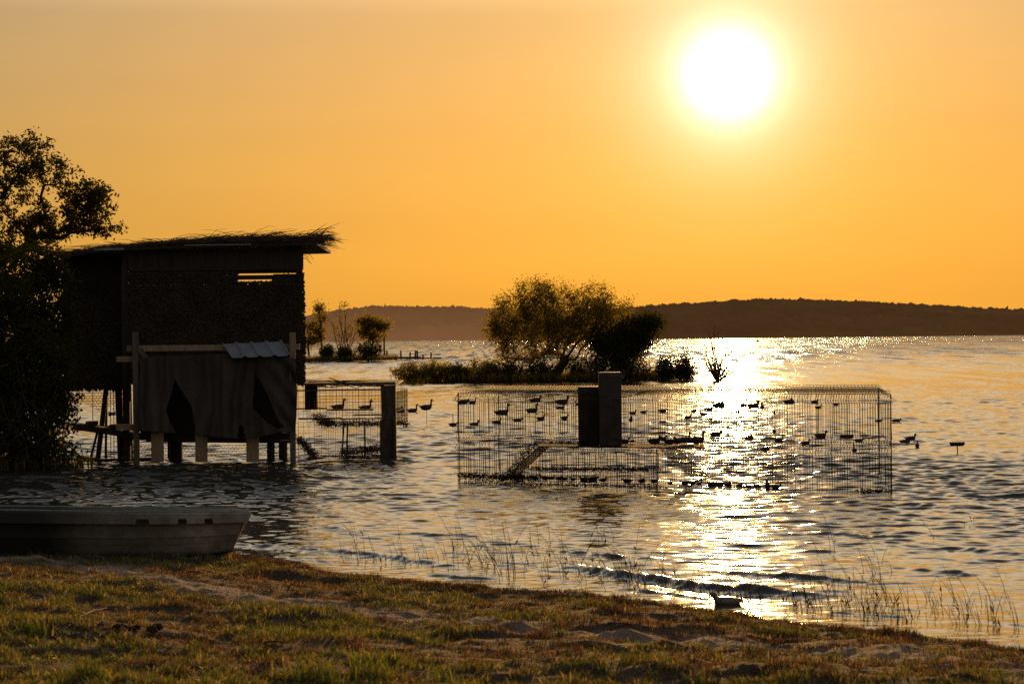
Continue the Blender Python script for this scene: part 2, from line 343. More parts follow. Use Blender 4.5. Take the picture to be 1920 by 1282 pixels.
def water():
    ys = [13.0]
    while ys[-1] < 5200:
        y = ys[-1]; ys.append(y + (.034 if y < 36 else .034 + .016 * (y - 36) / 14 if y < 50 else .05 * (y / 50) ** 1.5))
    ys = np.array(ys)
    inner = np.linspace(-.345, .345, 690)
    outer = np.array([.355, .37, .385, .41, .5, .65, .9, 1.3, 2.0, 3.2, 6.0, 14.0])
    us = np.concatenate([-outer[::-1], inner, outer])
    Y = np.repeat(ys[:, None], len(us), 1); X = us[None] * Y
    dyl = np.gradient(ys)[:, None]
    dxl = np.maximum(.00094 * Y, 0.02)

    Z = np.zeros_like(X); DX = np.zeros_like(X); DY = np.zeros_like(X)
    r = np.random.default_rng(5)
    N = 104
    lam = .12 * (5.0 / .12) ** (np.linspace(0, 1, N))
    for L in lam:
        th = r.normal(0, .62 if L > .9 else .40) + .08                        # travel direction about -y
        k = 2 * PI / L; kx = math.sin(th) * k; ky = -math.cos(th) * k
        a = .0041 * L ** 0.46 * r.uniform(.5, 1.3)
        if L > .6: a *= (.6 / L) ** .75
        ph = r.uniform(0, 2 * PI)
        # drop what the local grid cannot carry
        f = np.clip((L / (3.0 * dyl) - 1) * 1.5, 0, 1)
        ok = f[:, 0] > 0; ok &= ys < 900
        if not ok.any(): continue
        Xo, Yo = X[ok], Y[ok]
        w = a * f[ok]
        P = kx * Xo + ky * Yo + ph
        Z[ok] += w * np.cos(P)
        sw = .95 * w
        DX[ok] -= sw * math.sin(th) * np.sin(P); DY[ok] += sw * math.cos(th) * np.sin(P)
    # gusts: patches of rougher and smoother water
    gst = np.clip(.95 + .9 * fbm(X * .16, Y * .09 + 3, 3), .4, 1.7)
    s = -sdist(X, Y)                                    # distance off shore
    shoal = np.clip(.14 + s / 9.0, .14, .9) * (1 + .25 * np.clip((s - 18) / 50, 0, 1))
    # lee of the island and of the hut
    lee = 1.0
    Z *= gst * shoal * lee; DX *= gst * shoal; DY *= gst * shoal
    for pl, hh, wd in crests:
        P = np.array([[ground(a, b).x, ground(a, b).y] for a, b in pl]); o = np.argsort(P[:, 0]); P = P[o]
        yc = np.interp(X, P[:, 0], P[:, 1]) + .10 * vnoise(X * 1.3, X * 0 + hh * 50) + .05 * vnoise(X * 4.3, X * 0)
        ends = np.clip((X - P[0, 0]) / .8, 0, 1) * np.clip((P[-1, 0] - X) / .8, 0, 1)
        d = Y - yc
        prof = np.where(d < 0, np.exp(-(d / (wd * .36)) ** 2), np.exp(-(d / (wd * 1.1)) ** 2))
        Z += .44 * hh * prof * ends * (1 + .9 * vnoise(X * 2.1, Y * .1 + hh * 90) + .7 * vnoise(X * 6.3, Y * 3) + .5 * vnoise(X * 17, Y * 11)) - hh * .25 * np.exp(-((d + wd * 1.4) / (wd * .8)) ** 2) * ends
    side = (np.abs(us) > .35)[None]
    Z = np.where(side, Z * .3, Z); DX = np.where(side, 0, DX); DY = np.where(side, 0, DY)
    V = np.stack([X + DX, Y + DY, Z], -1).reshape(-1, 3)
    n, m_ = X.shape
    i = (np.arange(n - 1)[:, None] * m_ + np.arange(m_ - 1)[None])
    # leave out cells far up the bank (all dry land there)
    keep = (s[:-1, :-1] > -2.5); i = i[keep]
    o = npmesh('water', V, np.stack([i, i + 1, i + m_ + 1, i + m_], -1), None, smooth=True)
    def fn(q, out):
        ge = q.n('ShaderNodeNewGeometry')
        sp_ = q.n('ShaderNodeSeparateXYZ'); q.l(ge.outputs['Position'], sp_.inputs[0])
        far = q.m('MULTIPLY', q.m('SUBTRACT', sp_.outputs[1], 90.0), 1 / 200.0, clamp=True)
        def noise(sc, st, det=4, ro=.55):
            mp = q.n('ShaderNodeMapping'); mp.inputs['Scale'].default_value = st; q.l(ge.outputs['Position'], mp.inputs[0])
            no = q.n('ShaderNodeTexNoise'); no.inputs['Scale'].default_value = sc; no.inputs['Detail'].default_value = det; no.inputs['Roughness'].default_value = ro
            q.l(mp.outputs[0], no.inputs[0]); return no.outputs[0]
        def slope(sc, st, det, k, ro=.6):
            mp = q.n('ShaderNodeMapping'); mp.inputs['Scale'].default_value = st; q.l(ge.outputs['Position'], mp.inputs[0])
            no = q.n('ShaderNodeTexNoise'); no.inputs['Scale'].default_value = sc; no.inputs['Detail'].default_value = det; no.inputs['Roughness'].default_value = ro; q.l(mp.outputs[0], no.inputs[0])
            v = q.vm('SUBTRACT', no.outputs['Color'], (.5, .5, .5)); v = q.vm('MULTIPLY', v, (k * 1.6, k, 0)); return v
        def scl(v, f):
            nd = q.n('ShaderNodeVectorMath', operation='SCALE'); q.l(v, nd.inputs[0]); q.l(f, nd.inputs['Scale']); return nd.outputs[0]
        near = slope(7.0, (.45, 1.0, 1), 4, .36)
        f1 = slope(.9, (.4, 1.0, 1), 5, .9); f2 = slope(.7, (1.0, .06, 1), 5, 1.3, .65); f3 = slope(1.1, (1.0, .012, 1), 4, 2.8, .65); far3 = q.m('MULTIPLY', q.m('SUBTRACT', sp_.outputs[1], 260.0), 1 / 400.0, clamp=True)
        fsum = q.vm('ADD', q.vm('ADD', f1, f2), (0, -.16, 0))
        nrm = q.vm('ADD', ge.outputs['Normal'], q.vm('ADD', near, q.vm('ADD', scl(fsum, far), scl(f3, far3))))
        nrm = q.vm('NORMALIZE', nrm)
        p = q.n('ShaderNodeBsdfPrincipled'); p.inputs['Base Color'].default_value = (.035, .034, .028, 1)
        p.inputs['IOR'].default_value = 1.48; p.inputs['Roughness'].default_value = .09
        q.l(nrm, p.inputs['Normal']); q.l(p.outputs[0], out.inputs[0])
    o.data.materials.append(mat('lake_water', fn)); return structure(o)
water()

# ------------------------------------------------------------------ far shore
def ridge(name, pts, D, depth, haze, k, seed, x0, x1):
    P = [(at(a, b, D)) for a, b in pts]; PX = [p.x for p in P]; PZ = [p.z for p in P]
    xs = np.arange(x0, x1, 9.0); ts = np.linspace(0, 1, 26)
    X, T = np.meshgrid(xs, ts); top = np.interp(X, PX, PZ) - 3
    prof = np.sin(np.minimum(T * 1.25, 1) * PI / 2) ** .8
    Z = top * prof * (1 + .06 * fbm(X * .02, T * 6, 3)) - .5 * (T == 0) - .3
    Z = np.where(T == 1, -3, Z)
    Y = D - depth * .15 + T * depth
    n, m_ = X.shape; i = (np.arange(n - 1)[:, None] * m_ + np.arange(m_ - 1)[None]).ravel()
    mm = hill_mat(name + '_haze', haze, k)
    structure(npmesh(name, np.stack([X, Y, Z], -1).reshape(-1, 3), np.stack([i, i + 1, i + m_ + 1, i + m_], -1), mm, smooth=True))
    # pine crowns over it: one far-off wood
    bm = bmesh.new(); bmesh.ops.create_icosphere(bm, subdivisions=2, radius=1)
    sv = np.array([v.co[:] for v in bm.verts]); sf = np.array([[v.index for v in f.verts] for f in bm.faces]); bm.free()
    r = np.random.default_rng(seed); n = 5200
    cx = r.uniform(max(x0, -.3 * D), min(x1, .34 * D), n); t = r.uniform(0.02, .82, n) ** .8
    t[:n // 3] = r.uniform(.72, .82, n // 3)
    pr = np.sin(np.minimum(t * 1.25, 1) * PI / 2) ** .8
    cz = (np.interp(cx, PX, PZ) - 3) * pr; cy = D - depth * .15 + t * depth
    sx = r.uniform(2.2, 5.0, n); sz = r.uniform(1.6, 3.2, n)
    dv = sv[None] * (1 + .28 * r.standard_normal((n, len(sv), 1)))
    V = np.stack([dv[..., 0] * sx[:, None] + cx[:, None], dv[..., 1] * sx[:, None] + cy[:, None], dv[..., 2] * sz[:, None] + cz[:, None] + r.uniform(.2, 2.2, n)[:, None]], -1).reshape(-1, 3)
    Fa = (sf[None] + (np.arange(n) * len(sv))[:, None, None]).reshape(-1, 3)
    o = npmesh('pine_wood', V, None, mm, Ft=Fa, smooth=True)
    return o
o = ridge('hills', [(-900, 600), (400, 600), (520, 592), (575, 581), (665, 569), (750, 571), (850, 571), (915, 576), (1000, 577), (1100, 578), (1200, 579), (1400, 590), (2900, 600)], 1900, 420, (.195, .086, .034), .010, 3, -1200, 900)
tag(o, 'distant hazy pine wood along the low ridge across the lake', 'wood', kind='stuff')
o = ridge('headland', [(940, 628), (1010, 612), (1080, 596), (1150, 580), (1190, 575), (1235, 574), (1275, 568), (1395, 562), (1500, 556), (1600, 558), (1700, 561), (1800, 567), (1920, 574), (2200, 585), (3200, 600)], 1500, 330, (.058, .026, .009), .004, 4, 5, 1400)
tag(o, 'darker pine wood covering the nearer ridge on the far shore', 'wood', kind='stuff')
#PART2
# ================================================================== plants
def leaves_mesh(P, size, name, m, root, r, L=None, elong=2.0):
    """P (n,3) positions -> small folded leaf quads"""
    n = len(P)
    d = r.standard_normal((n, 3)); d[:, 2] += .35; d /= np.linalg.norm(d, axis=1)[:, None]
    e = r.standard_normal((n, 3)); e -= (e * d).sum(1)[:, None] * d; e /= np.linalg.norm(e, axis=1)[:, None]
    s = size * r.uniform(.6, 1.35, (n, 1))
    a = P - d * s * .5; c = P + d * s * .5; w = e * s / elong * .5
    V = np.stack([a, P + w, c, P - w], 1).reshape(-1, 3) - np.array(root.location)[None]
    i = np.arange(n)[:, None] * 4 + np.arange(4)[None]
    return npmesh(name, V, i, m, root)
def plant(name, label, cat, base, blobs, ncl, nleaf, lsize, crad, group=None, trunkr=.12, leafm='leaf', seed=1, extra_bases=(), twig=.008, wob=.10, minr=.006, stems=None):
    """base: world point. blobs: (x,y,z,rx,ry,rz,weight) world. Branches grow from the base out to every leaf cluster."""
    r = np.random.default_rng(seed)
    root = empty(name, base); tag(root, label, cat, group)
    wt = np.array([b[6] for b in blobs], float); wt /= wt.sum()
    pick = r.choice(len(blobs), ncl, p=wt)
    u = r.standard_normal((ncl, 3)); u /= np.linalg.norm(u, axis=1)[:, None]; rad = r.uniform(.0, 1, (ncl, 1)) ** .36
    B = np.array([b[:6] for b in blobs])[pick]
    P = B[:, :3] + u * rad * B[:, 3:6]
    P[:, 2] = np.maximum(P[:, 2], base[2] + .08)
    nodes = [np.array(base, float)]; par = [-1]
    for eb in extra_bases: nodes.append(np.array(eb, float)); par.append(-1)
    if stems:
        for st in stems:
            prev = 0 if len(st[0]) == 3 else 0
            last = None
            for q_ in st:
                nodes.append(np.array(q_, float)); par.append(last if last is not None else -1); last = len(nodes) - 1
    b0 = np.array(base, float)
    order = np.argsort(np.linalg.norm(P - b0, axis=1))
    leafnode = []
    for k in order:
        p = P[k]; N = np.array(nodes)
        dd = np.linalg.norm(N - p, axis=1) + .25 * np.linalg.norm(N - b0, axis=1) * 0 + np.where(N[:, 2] > p[2] + .1, .4, 0)
        j = int(np.argmin(dd)); n0 = nodes[j]; L = np.linalg.norm(p - n0)
        steps = max(1, int(L / max(crad * 1.4, .05))); prev = j
        for t in range(1, steps + 1):
            f = t / steps; q_ = n0 + (p - n0) * f + (r.standard_normal(3) * wob * min(L, 1) * .35 if t < steps else 0)
            nodes.append(q_); par.append(prev); prev = len(nodes) - 1
        leafnode.append(prev)
    cnt = np.zeros(len(nodes))
    for k in leafnode: cnt[k] += 1
    for k in range(len(nodes) - 1, -1, -1):
        if par[k] >= 0: cnt[par[k]] += cnt[k]
    tot = max(cnt.max(), 1)
    rr = minr + trunkr * (cnt / tot) ** .72
    tb = MB()
    for k in range(len(nodes)):
        if par[k] < 0 or cnt[k] == 0: continue
        a, b = nodes[par[k]], nodes[k]
        tb.tube([a, b], [min(rr[par[k]], rr[k] * 1.35), rr[k]], 5 if rr[k] > .03 else 3, cap=False)
    child(tb, 'trunk', M['bark'], root)
    C = np.array([nodes[k] for k in leafnode])
    if nleaf:
        Q = np.repeat(C, nleaf, 0) + r.standard_normal((len(C) * nleaf, 3)) * crad * .55
        Q = Q[r.random(len(Q)) < .92]
        leaves_mesh(Q, lsize, 'crown', M[leafm], root, r)
    return root
def blob_px(px, py, rx, rz, D, w=1, ry=None):
    p = at(px, py, D); k = D / F
    return (p.x, p.y, p.z, rx * k, (ry if ry is not None else rx * .8) * k, rz * k, w)
def mound(name, cx, cy, rx, ry, h, m, seed, label=None, kind='structure'):
    n, k = 40, 14; r = np.random.default_rng(seed); V = []; 
    for j in range(k):
        f = 1 - j / (k - 1)
        for i in range(n):
            t = 2 * PI * i / n; q_ = 1 + .14 * math.sin(3 * t + seed) + .08 * math.sin(7 * t + seed * 2)
            V.append((cx + rx * f * q_ * math.cos(t), cy + ry * f * q_ * math.sin(t), -.25 + (h + .25) * (1 - f ** 3) + (r.normal() * h * .12 if j else 0)))
    Fq = [(j * n + i, j * n + (i + 1) % n, (j + 1) * n + (i + 1) % n, (j + 1) * n + i) for j in range(k - 1) for i in range(n)]
    mb = MB(); mb.add(V, Fq); o = mb.build(name, m, None, True); o['kind'] = kind; return o
def grass_on(name, label, pts, h, w, m, seed, per=1):
    """thin upright blades on given ground points"""
    r = np.random.default_rng(seed); P = np.repeat(np.array(pts, float), per, 0); n = len(P)
    hh = h * r.uniform(.5, 1.3, n); az = r.uniform(0, 2 * PI, n); lean = r.uniform(.05, .5, n) * hh
    sx, sy = np.cos(az), np.sin(az); la = r.uniform(0, 2 * PI, n); lx, ly = np.cos(la) * lean, np.sin(la) * lean
    ww = w * r.uniform(.6, 1.2, n) / 2
    V = np.zeros((n, 5, 3)); V[:, 0] = P - np.stack([sx * ww, sy * ww, 0 * ww], 1); V[:, 1] = P + np.stack([sx * ww, sy * ww, 0 * ww], 1)
    mid = P + np.stack([lx * .3, ly * .3, hh * .6], 1); V[:, 2] = mid + np.stack([sx * ww, sy * ww, 0 * ww], 1) * .8; V[:, 3] = mid - np.stack([sx * ww, sy * ww, 0 * ww], 1) * .8
    V[:, 4] = P + np.stack([lx, ly, hh], 1)
    i = np.arange(n)[:, None] * 5
    o = npmesh(name, V.reshape(-1, 3), i + np.array([[0, 1, 2, 3]]), m, Ft=i + np.array([[3, 2, 4]]))
    tag(o, label, 'grass', kind='stuff'); return o
M['mud'] = rough('island_soil', (.03, .028, .012), (.07, .06, .022), 1.2, bump=.6)
M['isgrass'] = foliage('island_grass', (.07, .065, .015), (.16, .12, .03), .5, (.7, .5, .06))

# ---- willow island
D0 = 131.0
c = ground(1018, 713); c.y = 130.4; mound('island', c.x, c.y + 3, 8.3, 4.4, .22, M['mud'], 2)
plant('willow_tree', 'broad spreading tree with domed crown on the middle island', 'tree', tuple(ground(1030, 708, .1)),
      [blob_px(955, 592, 40, 42, D0, 1.0), blob_px(1000, 562, 46, 40, D0, 1.2), blob_px(1050, 580, 60, 50, D0, 1.7), blob_px(1105, 572, 48, 40, D0, 1.1), blob_px(1150, 585, 38, 34, D0, .8),
       blob_px(985, 620, 66, 34, D0, 1.3), blob_px(1075, 625, 70, 34, D0, 1.2), blob_px(945, 640, 30, 26, D0, .35), blob_px(1030, 660, 80, 28, D0, 1.0), blob_px(960, 668, 34, 18, D0, .3), blob_px(925, 610, 20, 30, D0, .4), blob_px(1030, 605, 70, 45, D0, 1.4), blob_px(1120, 610, 60, 45, D0, 1.0)],
      1050, 40, .13, .40, trunkr=.24, seed=3, wob=.25, minr=.012,
      stems=[[tuple(at(1012, 706, D0)), tuple(at(1000, 676, D0)), tuple(at(985, 645, D0))], [tuple(at(1025, 706, D0)), tuple(at(1020, 670, D0)), tuple(at(1010, 630, D0))],
             [tuple(at(1040, 706, D0)), tuple(at(1062, 672, D0)), tuple(at(1080, 645, D0)), tuple(at(1105, 620, D0))]])
plant('thicket_bush', 'dense dark bush against the right flank of the domed island tree', 'bush', tuple(ground(1165, 712, .1)),
      [blob_px(1150, 650, 46, 42, D0 - 1, 1.2), blob_px(1190, 632, 36, 36, D0 - 1, 1.0), blob_px(1218, 608, 26, 16, D0 - 1, .5), blob_px(1165, 690, 60, 22, D0 - 1, .9), blob_px(1125, 640, 22, 30, D0 - 1, .3)],
      420, 60, .15, .42, trunkr=.14, leafm='leafd', seed=5)
for i, (px, w, h, lf, lab) in enumerate([
        (770, 34, 30, 'leaf', 'low yellow green shrub at the left tip of the middle island'),
        (815, 30, 36, 'leaf', 'rounded low shrub next to the left tip of the middle island'),
        (860, 32, 28, 'leafd', 'dark low shrub between the island tip and its bright leafy bush'),
        (903, 28, 42, 'leaf', 'taller bright leafy bush left of the domed island tree'),
        (948, 34, 40, 'leafd', 'low dark undergrowth beneath the left side of the domed tree'),
        (1085, 42, 42, 'leafd', 'low undergrowth beneath the right trunk of the domed tree'),
        (1010, 34, 36, 'leafd', 'low undergrowth around the foot of the domed tree trunk'),
        (1248, 20, 42, 'leafd', 'bushy upright shrub right of the dense dark island bush'),
        (1282, 19, 44, 'leafd', 'upright shrub at the right tip of the middle island')]):
    D = D0 - 1.2 + (i % 3) * .4; b = at(px, 708, D); b.z = .05
    plant('low_shrub', lab, 'shrub', tuple(b), [blob_px(px, 712 - h * .52, w, h * .5, D, 1, ry=w * .9), blob_px(px + w * .3, 712 - h * .35, w * .8, h * .35, D, .5)],
          90, 34, .13, .28, trunkr=.05, leafm=lf, seed=20 + i, group='shrubs along the middle island')
r = np.random.default_rng(9)
pts = []
for k in range(2600):
    px = r.uniform(740, 1330); D = r.uniform(128.0, 134); p = at(px, 700, D)
    if ((p.x - c.x) / 8.6) ** 2 + ((p.y - c.y - 3) / 5.2) ** 2 < 1.0: pts.append((p.x, p.y, -.02))
grass_on('island_grass', 'rank grass fringing the middle island', pts, .55, .05, M['isgrass'], 4, 4)
# bare sapling in the water at the island's right
def bare(name, label, cat, base, tips, rad, seed, group=None, leafn=0, lsize=.1, clumps=()):
    r = random.Random(seed); root = empty(name, base); tag(root, label, cat, group); tb = MB()
    for tip, k in tips:
        p, q_ = Vector(base), Vector(tip); L = (q_ - p).length; pts = [p.lerp(q_, f) + Vector([r.uniform(-1, 1) for _ in range(3)]) * L * .035 * (0 < f < 1) for f in (0, .25, .5, .75, 1)]
        tb.tube(pts, [rad, rad * .8, rad * .6, rad * .42, rad * .2], 4)
        for j in range(k):
            f = r.uniform(.3, .95); a = p.lerp(q_, f); d = Vector((r.uniform(-1, 1), r.uniform(-.6, .6), r.uniform(.3, 1))).normalized() * L * r.uniform(.12, .3)
            tb.tube([a, a + d * .5 + Vector((0, 0, -.02 * L)), a + d], [rad * .4, rad * .3, rad * .15], 3)
    child(tb, 'trunk', M['bark'], root)
    if clumps:
        rr = np.random.default_rng(seed); Q = []
        for (p, s, n) in clumps: Q.append(np.array(p)[None] + rr.standard_normal((n, 3)) * s * np.array([1, 1, .75]))
        leaves_mesh(np.concatenate(Q), lsize, 'crown', M['leaf'], root, rr)
    return root
DB = 128.0
b = at(1345, 706, DB); b.z = -.1
bare('bare_sapling', 'leafless sapling standing in the glittering water off the island', 'sapling', tuple(b),
     [(tuple(at(x, y, DB)), 5) for x, y in ((1318, 640), (1327, 622), (1338, 622), (1352, 665), (1380, 680), (1372, 672), (1325, 668), (1384, 690), (1312, 658), (1334, 640), (1362, 650))], .06, 3,
     clumps=[(tuple(at(1345, 697, DB)), .35, 420), (tuple(at(1358, 702, DB)), .3, 200)], lsize=.12)

# ---- far spit with saplings and jetty
DS = 255.0; ks = DS / F
c = ground(640, 678); mound('spit', c.x - 3, 262, 9.6, 9, .35, M['mud'], 5)
pts = []
for k in range(900):
    px = r.uniform(545, 745); p = at(px, 676, r.uniform(251, 258)); pts.append((p.x, p.y, .15))
grass_on('spit_grass', 'grass along the far spit', pts, .5, .09, M['isgrass'], 6, 4)
def sap(px, top, blobs, label, seed, ncl=60, tr=.09, nl=26, ls=.26):
    b = at(px, 672, DS); b.z = .1
    plant('spit_tree', label, 'tree', tuple(b), [blob_px(x, y, rx, rz, DS, w) for x, y, rx, rz, w in blobs], ncl, nl, ls, .5, trunkr=tr, seed=seed, group='small trees on the far spit', leafm='leaf', minr=.03)
sap(580, 600, [(586, 614, 15, 14, 1), (592, 634, 15, 12, .7), (578, 644, 12, 14, .5)], 'leafy young tree on the far spit nearest the hut', 31, 70)
sap(606, 570, [(599, 578, 10, 9, .6), (604, 596, 11, 11, .6), (602, 622, 8, 12, .3)], 'slender young tree with tufted top, second from the hut on the spit', 32, 44)
sap(690, 593, [(698, 604, 20, 11, 1.2), (718, 612, 17, 7, .8), (686, 622, 16, 14, .9), (704, 632, 16, 12, .8), (678, 603, 9, 8, .3)], 'windswept bushy tree at the right of the far spit', 33, 170)
for k_, (bx_, tips, lab) in enumerate([(640, [(622, 600), (638, 575), (648, 590), (632, 610)], 'thin sparse sapling with bare twigs on the far spit'),
                                      (650, [(645, 570), (662, 612), (672, 600), (640, 590)], 'tall thin sapling with a few leaf tufts on the spit')]):
    b = at(bx_, 672, DS); b.z = .1
    cl = [(tuple(at(x + random.uniform(-3, 3), y + random.uniform(-2, 8), DS)), .28, 26) for x, y in tips] + [(tuple(at(bx_ + random.uniform(-14, 14), random.uniform(610, 655), DS)), .3, 22) for _ in range(7)]
    bare('spit_sapling', lab, 'sapling', tuple(b), [(tuple(at(x, y, DS)), 6) for x, y in tips], .07, 40 + k_, 'small trees on the far spit', clumps=cl, lsize=.25)
for k_, (px, w, h, lab) in enumerate([(613, 10, 22, 'small round bush at the foot of the slender spit tree'), (648, 14, 20, 'small bush at the foot of the thin spit saplings'), (690, 24, 30, 'wide dark bush at the foot of the windswept spit tree')]):
    b = at(px, 673, DS - 2); b.z = .1
    plant('spit_bush', lab, 'bush', tuple(b), [blob_px(px, 674 - h * .5, w, h * .5, DS - 2)], 60, 30, .26, .5, trunkr=.06, leafm='leafd', seed=50 + k_, minr=.02, group='bushes on the far spit')
DJ = 275.0
jt = empty('jetty', at(760, 672, DJ)); jt.location.z = 0; tag(jt, 'low broken plank jetty running out from the far spit', 'jetty')
mb = MB()
mb.box((at(712, 672, DJ).x, DJ - .8, .05), (at(790, 672, DJ).x, DJ + .8, .32)); mb.box((at(789, 672, DJ).x, DJ - .5, .02), (at(828, 672, DJ).x, DJ + .5, .2)); child(mb, 'deck', M['dark_wood'], jt)
for px, t in ((721, 629), (726, 657), (752, 657), (769, 660), (779, 657), (783, 657), (793, 664), (809, 661)):
    p = at(px, t, DJ); mb = MB(); mb.tube([(p.x, DJ - .7, -.3), (p.x + random.uniform(-.05, .05), DJ - .7, p.z)], .10, 6); child(mb, 'post', M['dark_wood'], jt)
p = ground(1421, 641.5); mb = MB(); mb.tube([(p.x, p.y, -.3), (p.x, p.y, .35), (p.x + .1, p.y, .9)], [.7, .6, .15], 8)
tag(mb.build('mooring_buoy', M['dark_wood'], origin=(p.x, p.y, 0)), 'tiny dark buoy far out near the foot of the headland', 'buoy')

# ---- big tree and bush at the left
DT = 51.5
b = at(-40, 700, DT); b.z = .1
plant('shore_tree', 'open crowned leafy tree rising behind the hut roof', 'tree', tuple(b),
      [blob_px(30, 300, 62, 42, DT, 1.0), blob_px(100, 320, 46, 30, DT, .5), blob_px(15, 370, 70, 45, DT, .8), blob_px(165, 378, 56, 44, DT, 1.3), blob_px(110, 415, 85, 34, DT, .8), blob_px(200, 428, 34, 12, DT, .18),
       blob_px(60, 268, 34, 22, DT, .25), blob_px(-70, 330, 100, 90, DT, 1.2), blob_px(20, 435, 110, 40, DT, 1.1), blob_px(-90, 470, 90, 80, DT, 1.0)],
      560, 30, .09, .135, trunkr=.13, leafm='leafd', seed=8, wob=.3, minr=.004,
      stems=[[tuple(at(-40, 700, DT)), tuple(at(-45, 560, DT)), tuple(at(-20, 450, DT)), tuple(at(40, 418, DT)), tuple(at(95, 418, DT))], [tuple(at(-40, 700, DT)), tuple(at(-60, 560, DT)), tuple(at(-60, 430, DT)), tuple(at(0, 370, DT)), tuple(at(40, 320, DT))]])
DU = 46.0
c = ground(0, 886); mound('islet', c.x - .6, c.y + .9, 2.3, 1.25, .22, M['mud'], 8)
b = at(10, 860, DU); b.z = .1
plant('shore_bush', 'tall dense dark bush filling the left edge beside the hut', 'bush', tuple(b),
      [blob_px(20, 500, 95, 50, DU + 1, 1.2), blob_px(10, 590, 100, 75, DU + .5, 2.0), blob_px(45, 690, 92, 80, DU, 2.2), blob_px(25, 790, 105, 70, DU, 1.9), blob_px(95, 520, 30, 60, DU + 1, .5), blob_px(-90, 650, 110, 210, DU, 2.2),
       blob_px(105, 740, 34, 50, DU + .3, .5), blob_px(60, 850, 80, 22, DU, .5), blob_px(108, 640, 30, 90, DU + .8, .7)],
      1100, 46, .10, .22, trunkr=.10, leafm='leafd', seed=9, minr=.004)
tb = MB(); rr_ = random.Random(4)
for k in range(46):
    p = at(rr_.uniform(-60, 90), rr_.uniform(780, 875), DU - 1.05); d = Vector((rr_.uniform(-.7, .9), rr_.uniform(-.3, .1), rr_.uniform(-.15, 1))).normalized(); L = rr_.uniform(.4, 1.3)
    q_ = [p + d * L * f + Vector((0, 0, .25 * L * f * f)) + Vector([rr_.uniform(-1, 1) for _ in range(3)]) * .05 for f in (0, .3, .6, 1)]
    for v in q_: v.z = max(v.z, .02)
    tb.tube(q_, [.012, .01, .008, .004], 4)
bt = tb.build('dead_branches', M['bark'], origin=tuple(at(20, 850, DU - 1))); tag(bt, 'tangle of bare branches low in front of the dark bush', 'branches', kind='stuff')
pts = []
for k in range(500):
    t_ = r.uniform(0, 2 * PI); f_ = r.uniform(.4, 1) ; pts.append((c.x - .6 + 2.3 * f_ * math.cos(t_), c.y + .9 + 1.25 * f_ * math.sin(t_), .02))
grass_on('islet_grass', 'grass at the foot of the dark bush', pts, .28, .02, M['isgrass'], 12, 4)

# ================================================================== hunting hut
def rect(mb, x0, y0, x1, y1, D0, D1, jit=0):
    """upright box: its front face is the pixel rectangle seen at distance D0"""
    xm, ym = (x0 + x1) / 2, (y0 + y1) / 2
    a, b_ = at(x0, ym, D0).x, at(x1, ym, D0).x; zt, zb = at(xm, y0, D0).z, at(xm, y1, D0).z
    mb.box((a, D0, zb), (b_, D1, zt), jit)
def part_rects(root, name, m, rects):
    mb = MB()
    for q_ in rects: rect(mb, *q_)
    return child(mb, name, m, root)
DH = 48.6
hut = empty('hunting_hut', (at(345, 860, DH).x, 50.1, 0)); tag(hut, 'dark stilted hunting hut draped in camouflage netting with a brushwood roof', 'hut')
part_rects(hut, 'wall', M['net'], [(242, 534, 567, 716, DH, DH + .1), (242, 516.5, 567, 525, DH, DH + .1), (242, 500, 567, 513.5, DH, DH + .1), (242, 513.5, 447, 516.5, DH, DH + .1), (512, 513.5, 567, 516.5, DH, DH + .1), (242, 525, 446, 534, DH, DH + .1), (553, 525, 567, 534, DH, DH + .1)])
part_rects(hut, 'wall', M['net'], [(118, 472, 229, 727, DH + .5, DH + .6)])
part_rects(hut, 'wall', M['net'], [(120, 560, 558, 716, DH + 3.0, DH + 3.1)])
mb = MB(); x = at(567, 600, DH).x; zt, zb = at(567, 462, DH).z, at(567, 712, DH).z; mb.beam((x - .05, DH + .1, (zb + zt) / 2), (at(564, 600, DH + 3.0).x - .05, DH + 3.0, (zb + zt) / 2), .08, zt - zb); child(mb, 'wall', M['net'], hut)
mb = MB(); x = at(118, 600, DH + .5).x; mb.box((x, DH + .6, zb), (x + .08, DH + 3.0, zt - .1)); child(mb, 'wall', M['net'], hut)
part_rects(hut, 'fascia', M['dark_wood'], [(240, 468, 568.5, 507, DH - .06, DH - .003)])
part_rects(hut, 'corner_post', M['dark_wood'], [(229, 470, 242, 862, DH - .02, DH + .12)])
mb = MB()   # roof: slightly bent slab with an overhang
tops = [(108, 478), (175, 468), (240, 463), (420, 457), (594, 453)]
Df, Db = DH - .35, DH + 3.4
for (x0, y0), (x1, y1) in zip(tops, tops[1:]):
    a, b_ = at(x0, y0, Df), at(x1, y1, Df); th = .07
    mb.add([(a.x, Df, a.z - th), (b_.x, Df, b_.z - th), (b_.x, Df, b_.z), (a.x, Df, a.z), (a.x, Db, a.z - th - .05), (b_.x, Db, b_.z - th - .05), (b_.x, Db, b_.z - .05), (a.x, Db, a.z - .05)],
           [(0, 1, 2, 3), (5, 4, 7, 6), (1, 5, 6, 2), (4, 0, 3, 7), (3, 2, 6, 7), (4, 5, 1, 0)])
roof = child(mb, 'roof', M['dark_wood'], hut)
part_rects(hut, 'roof_flashing', M['tin'], [(176, 465, 232, 469, Df - .03, Df - .004)]); part_rects(hut, 'roof_flashing', M['tin'], [(345, 458, 470, 460, Df - .03, Df - .004)])
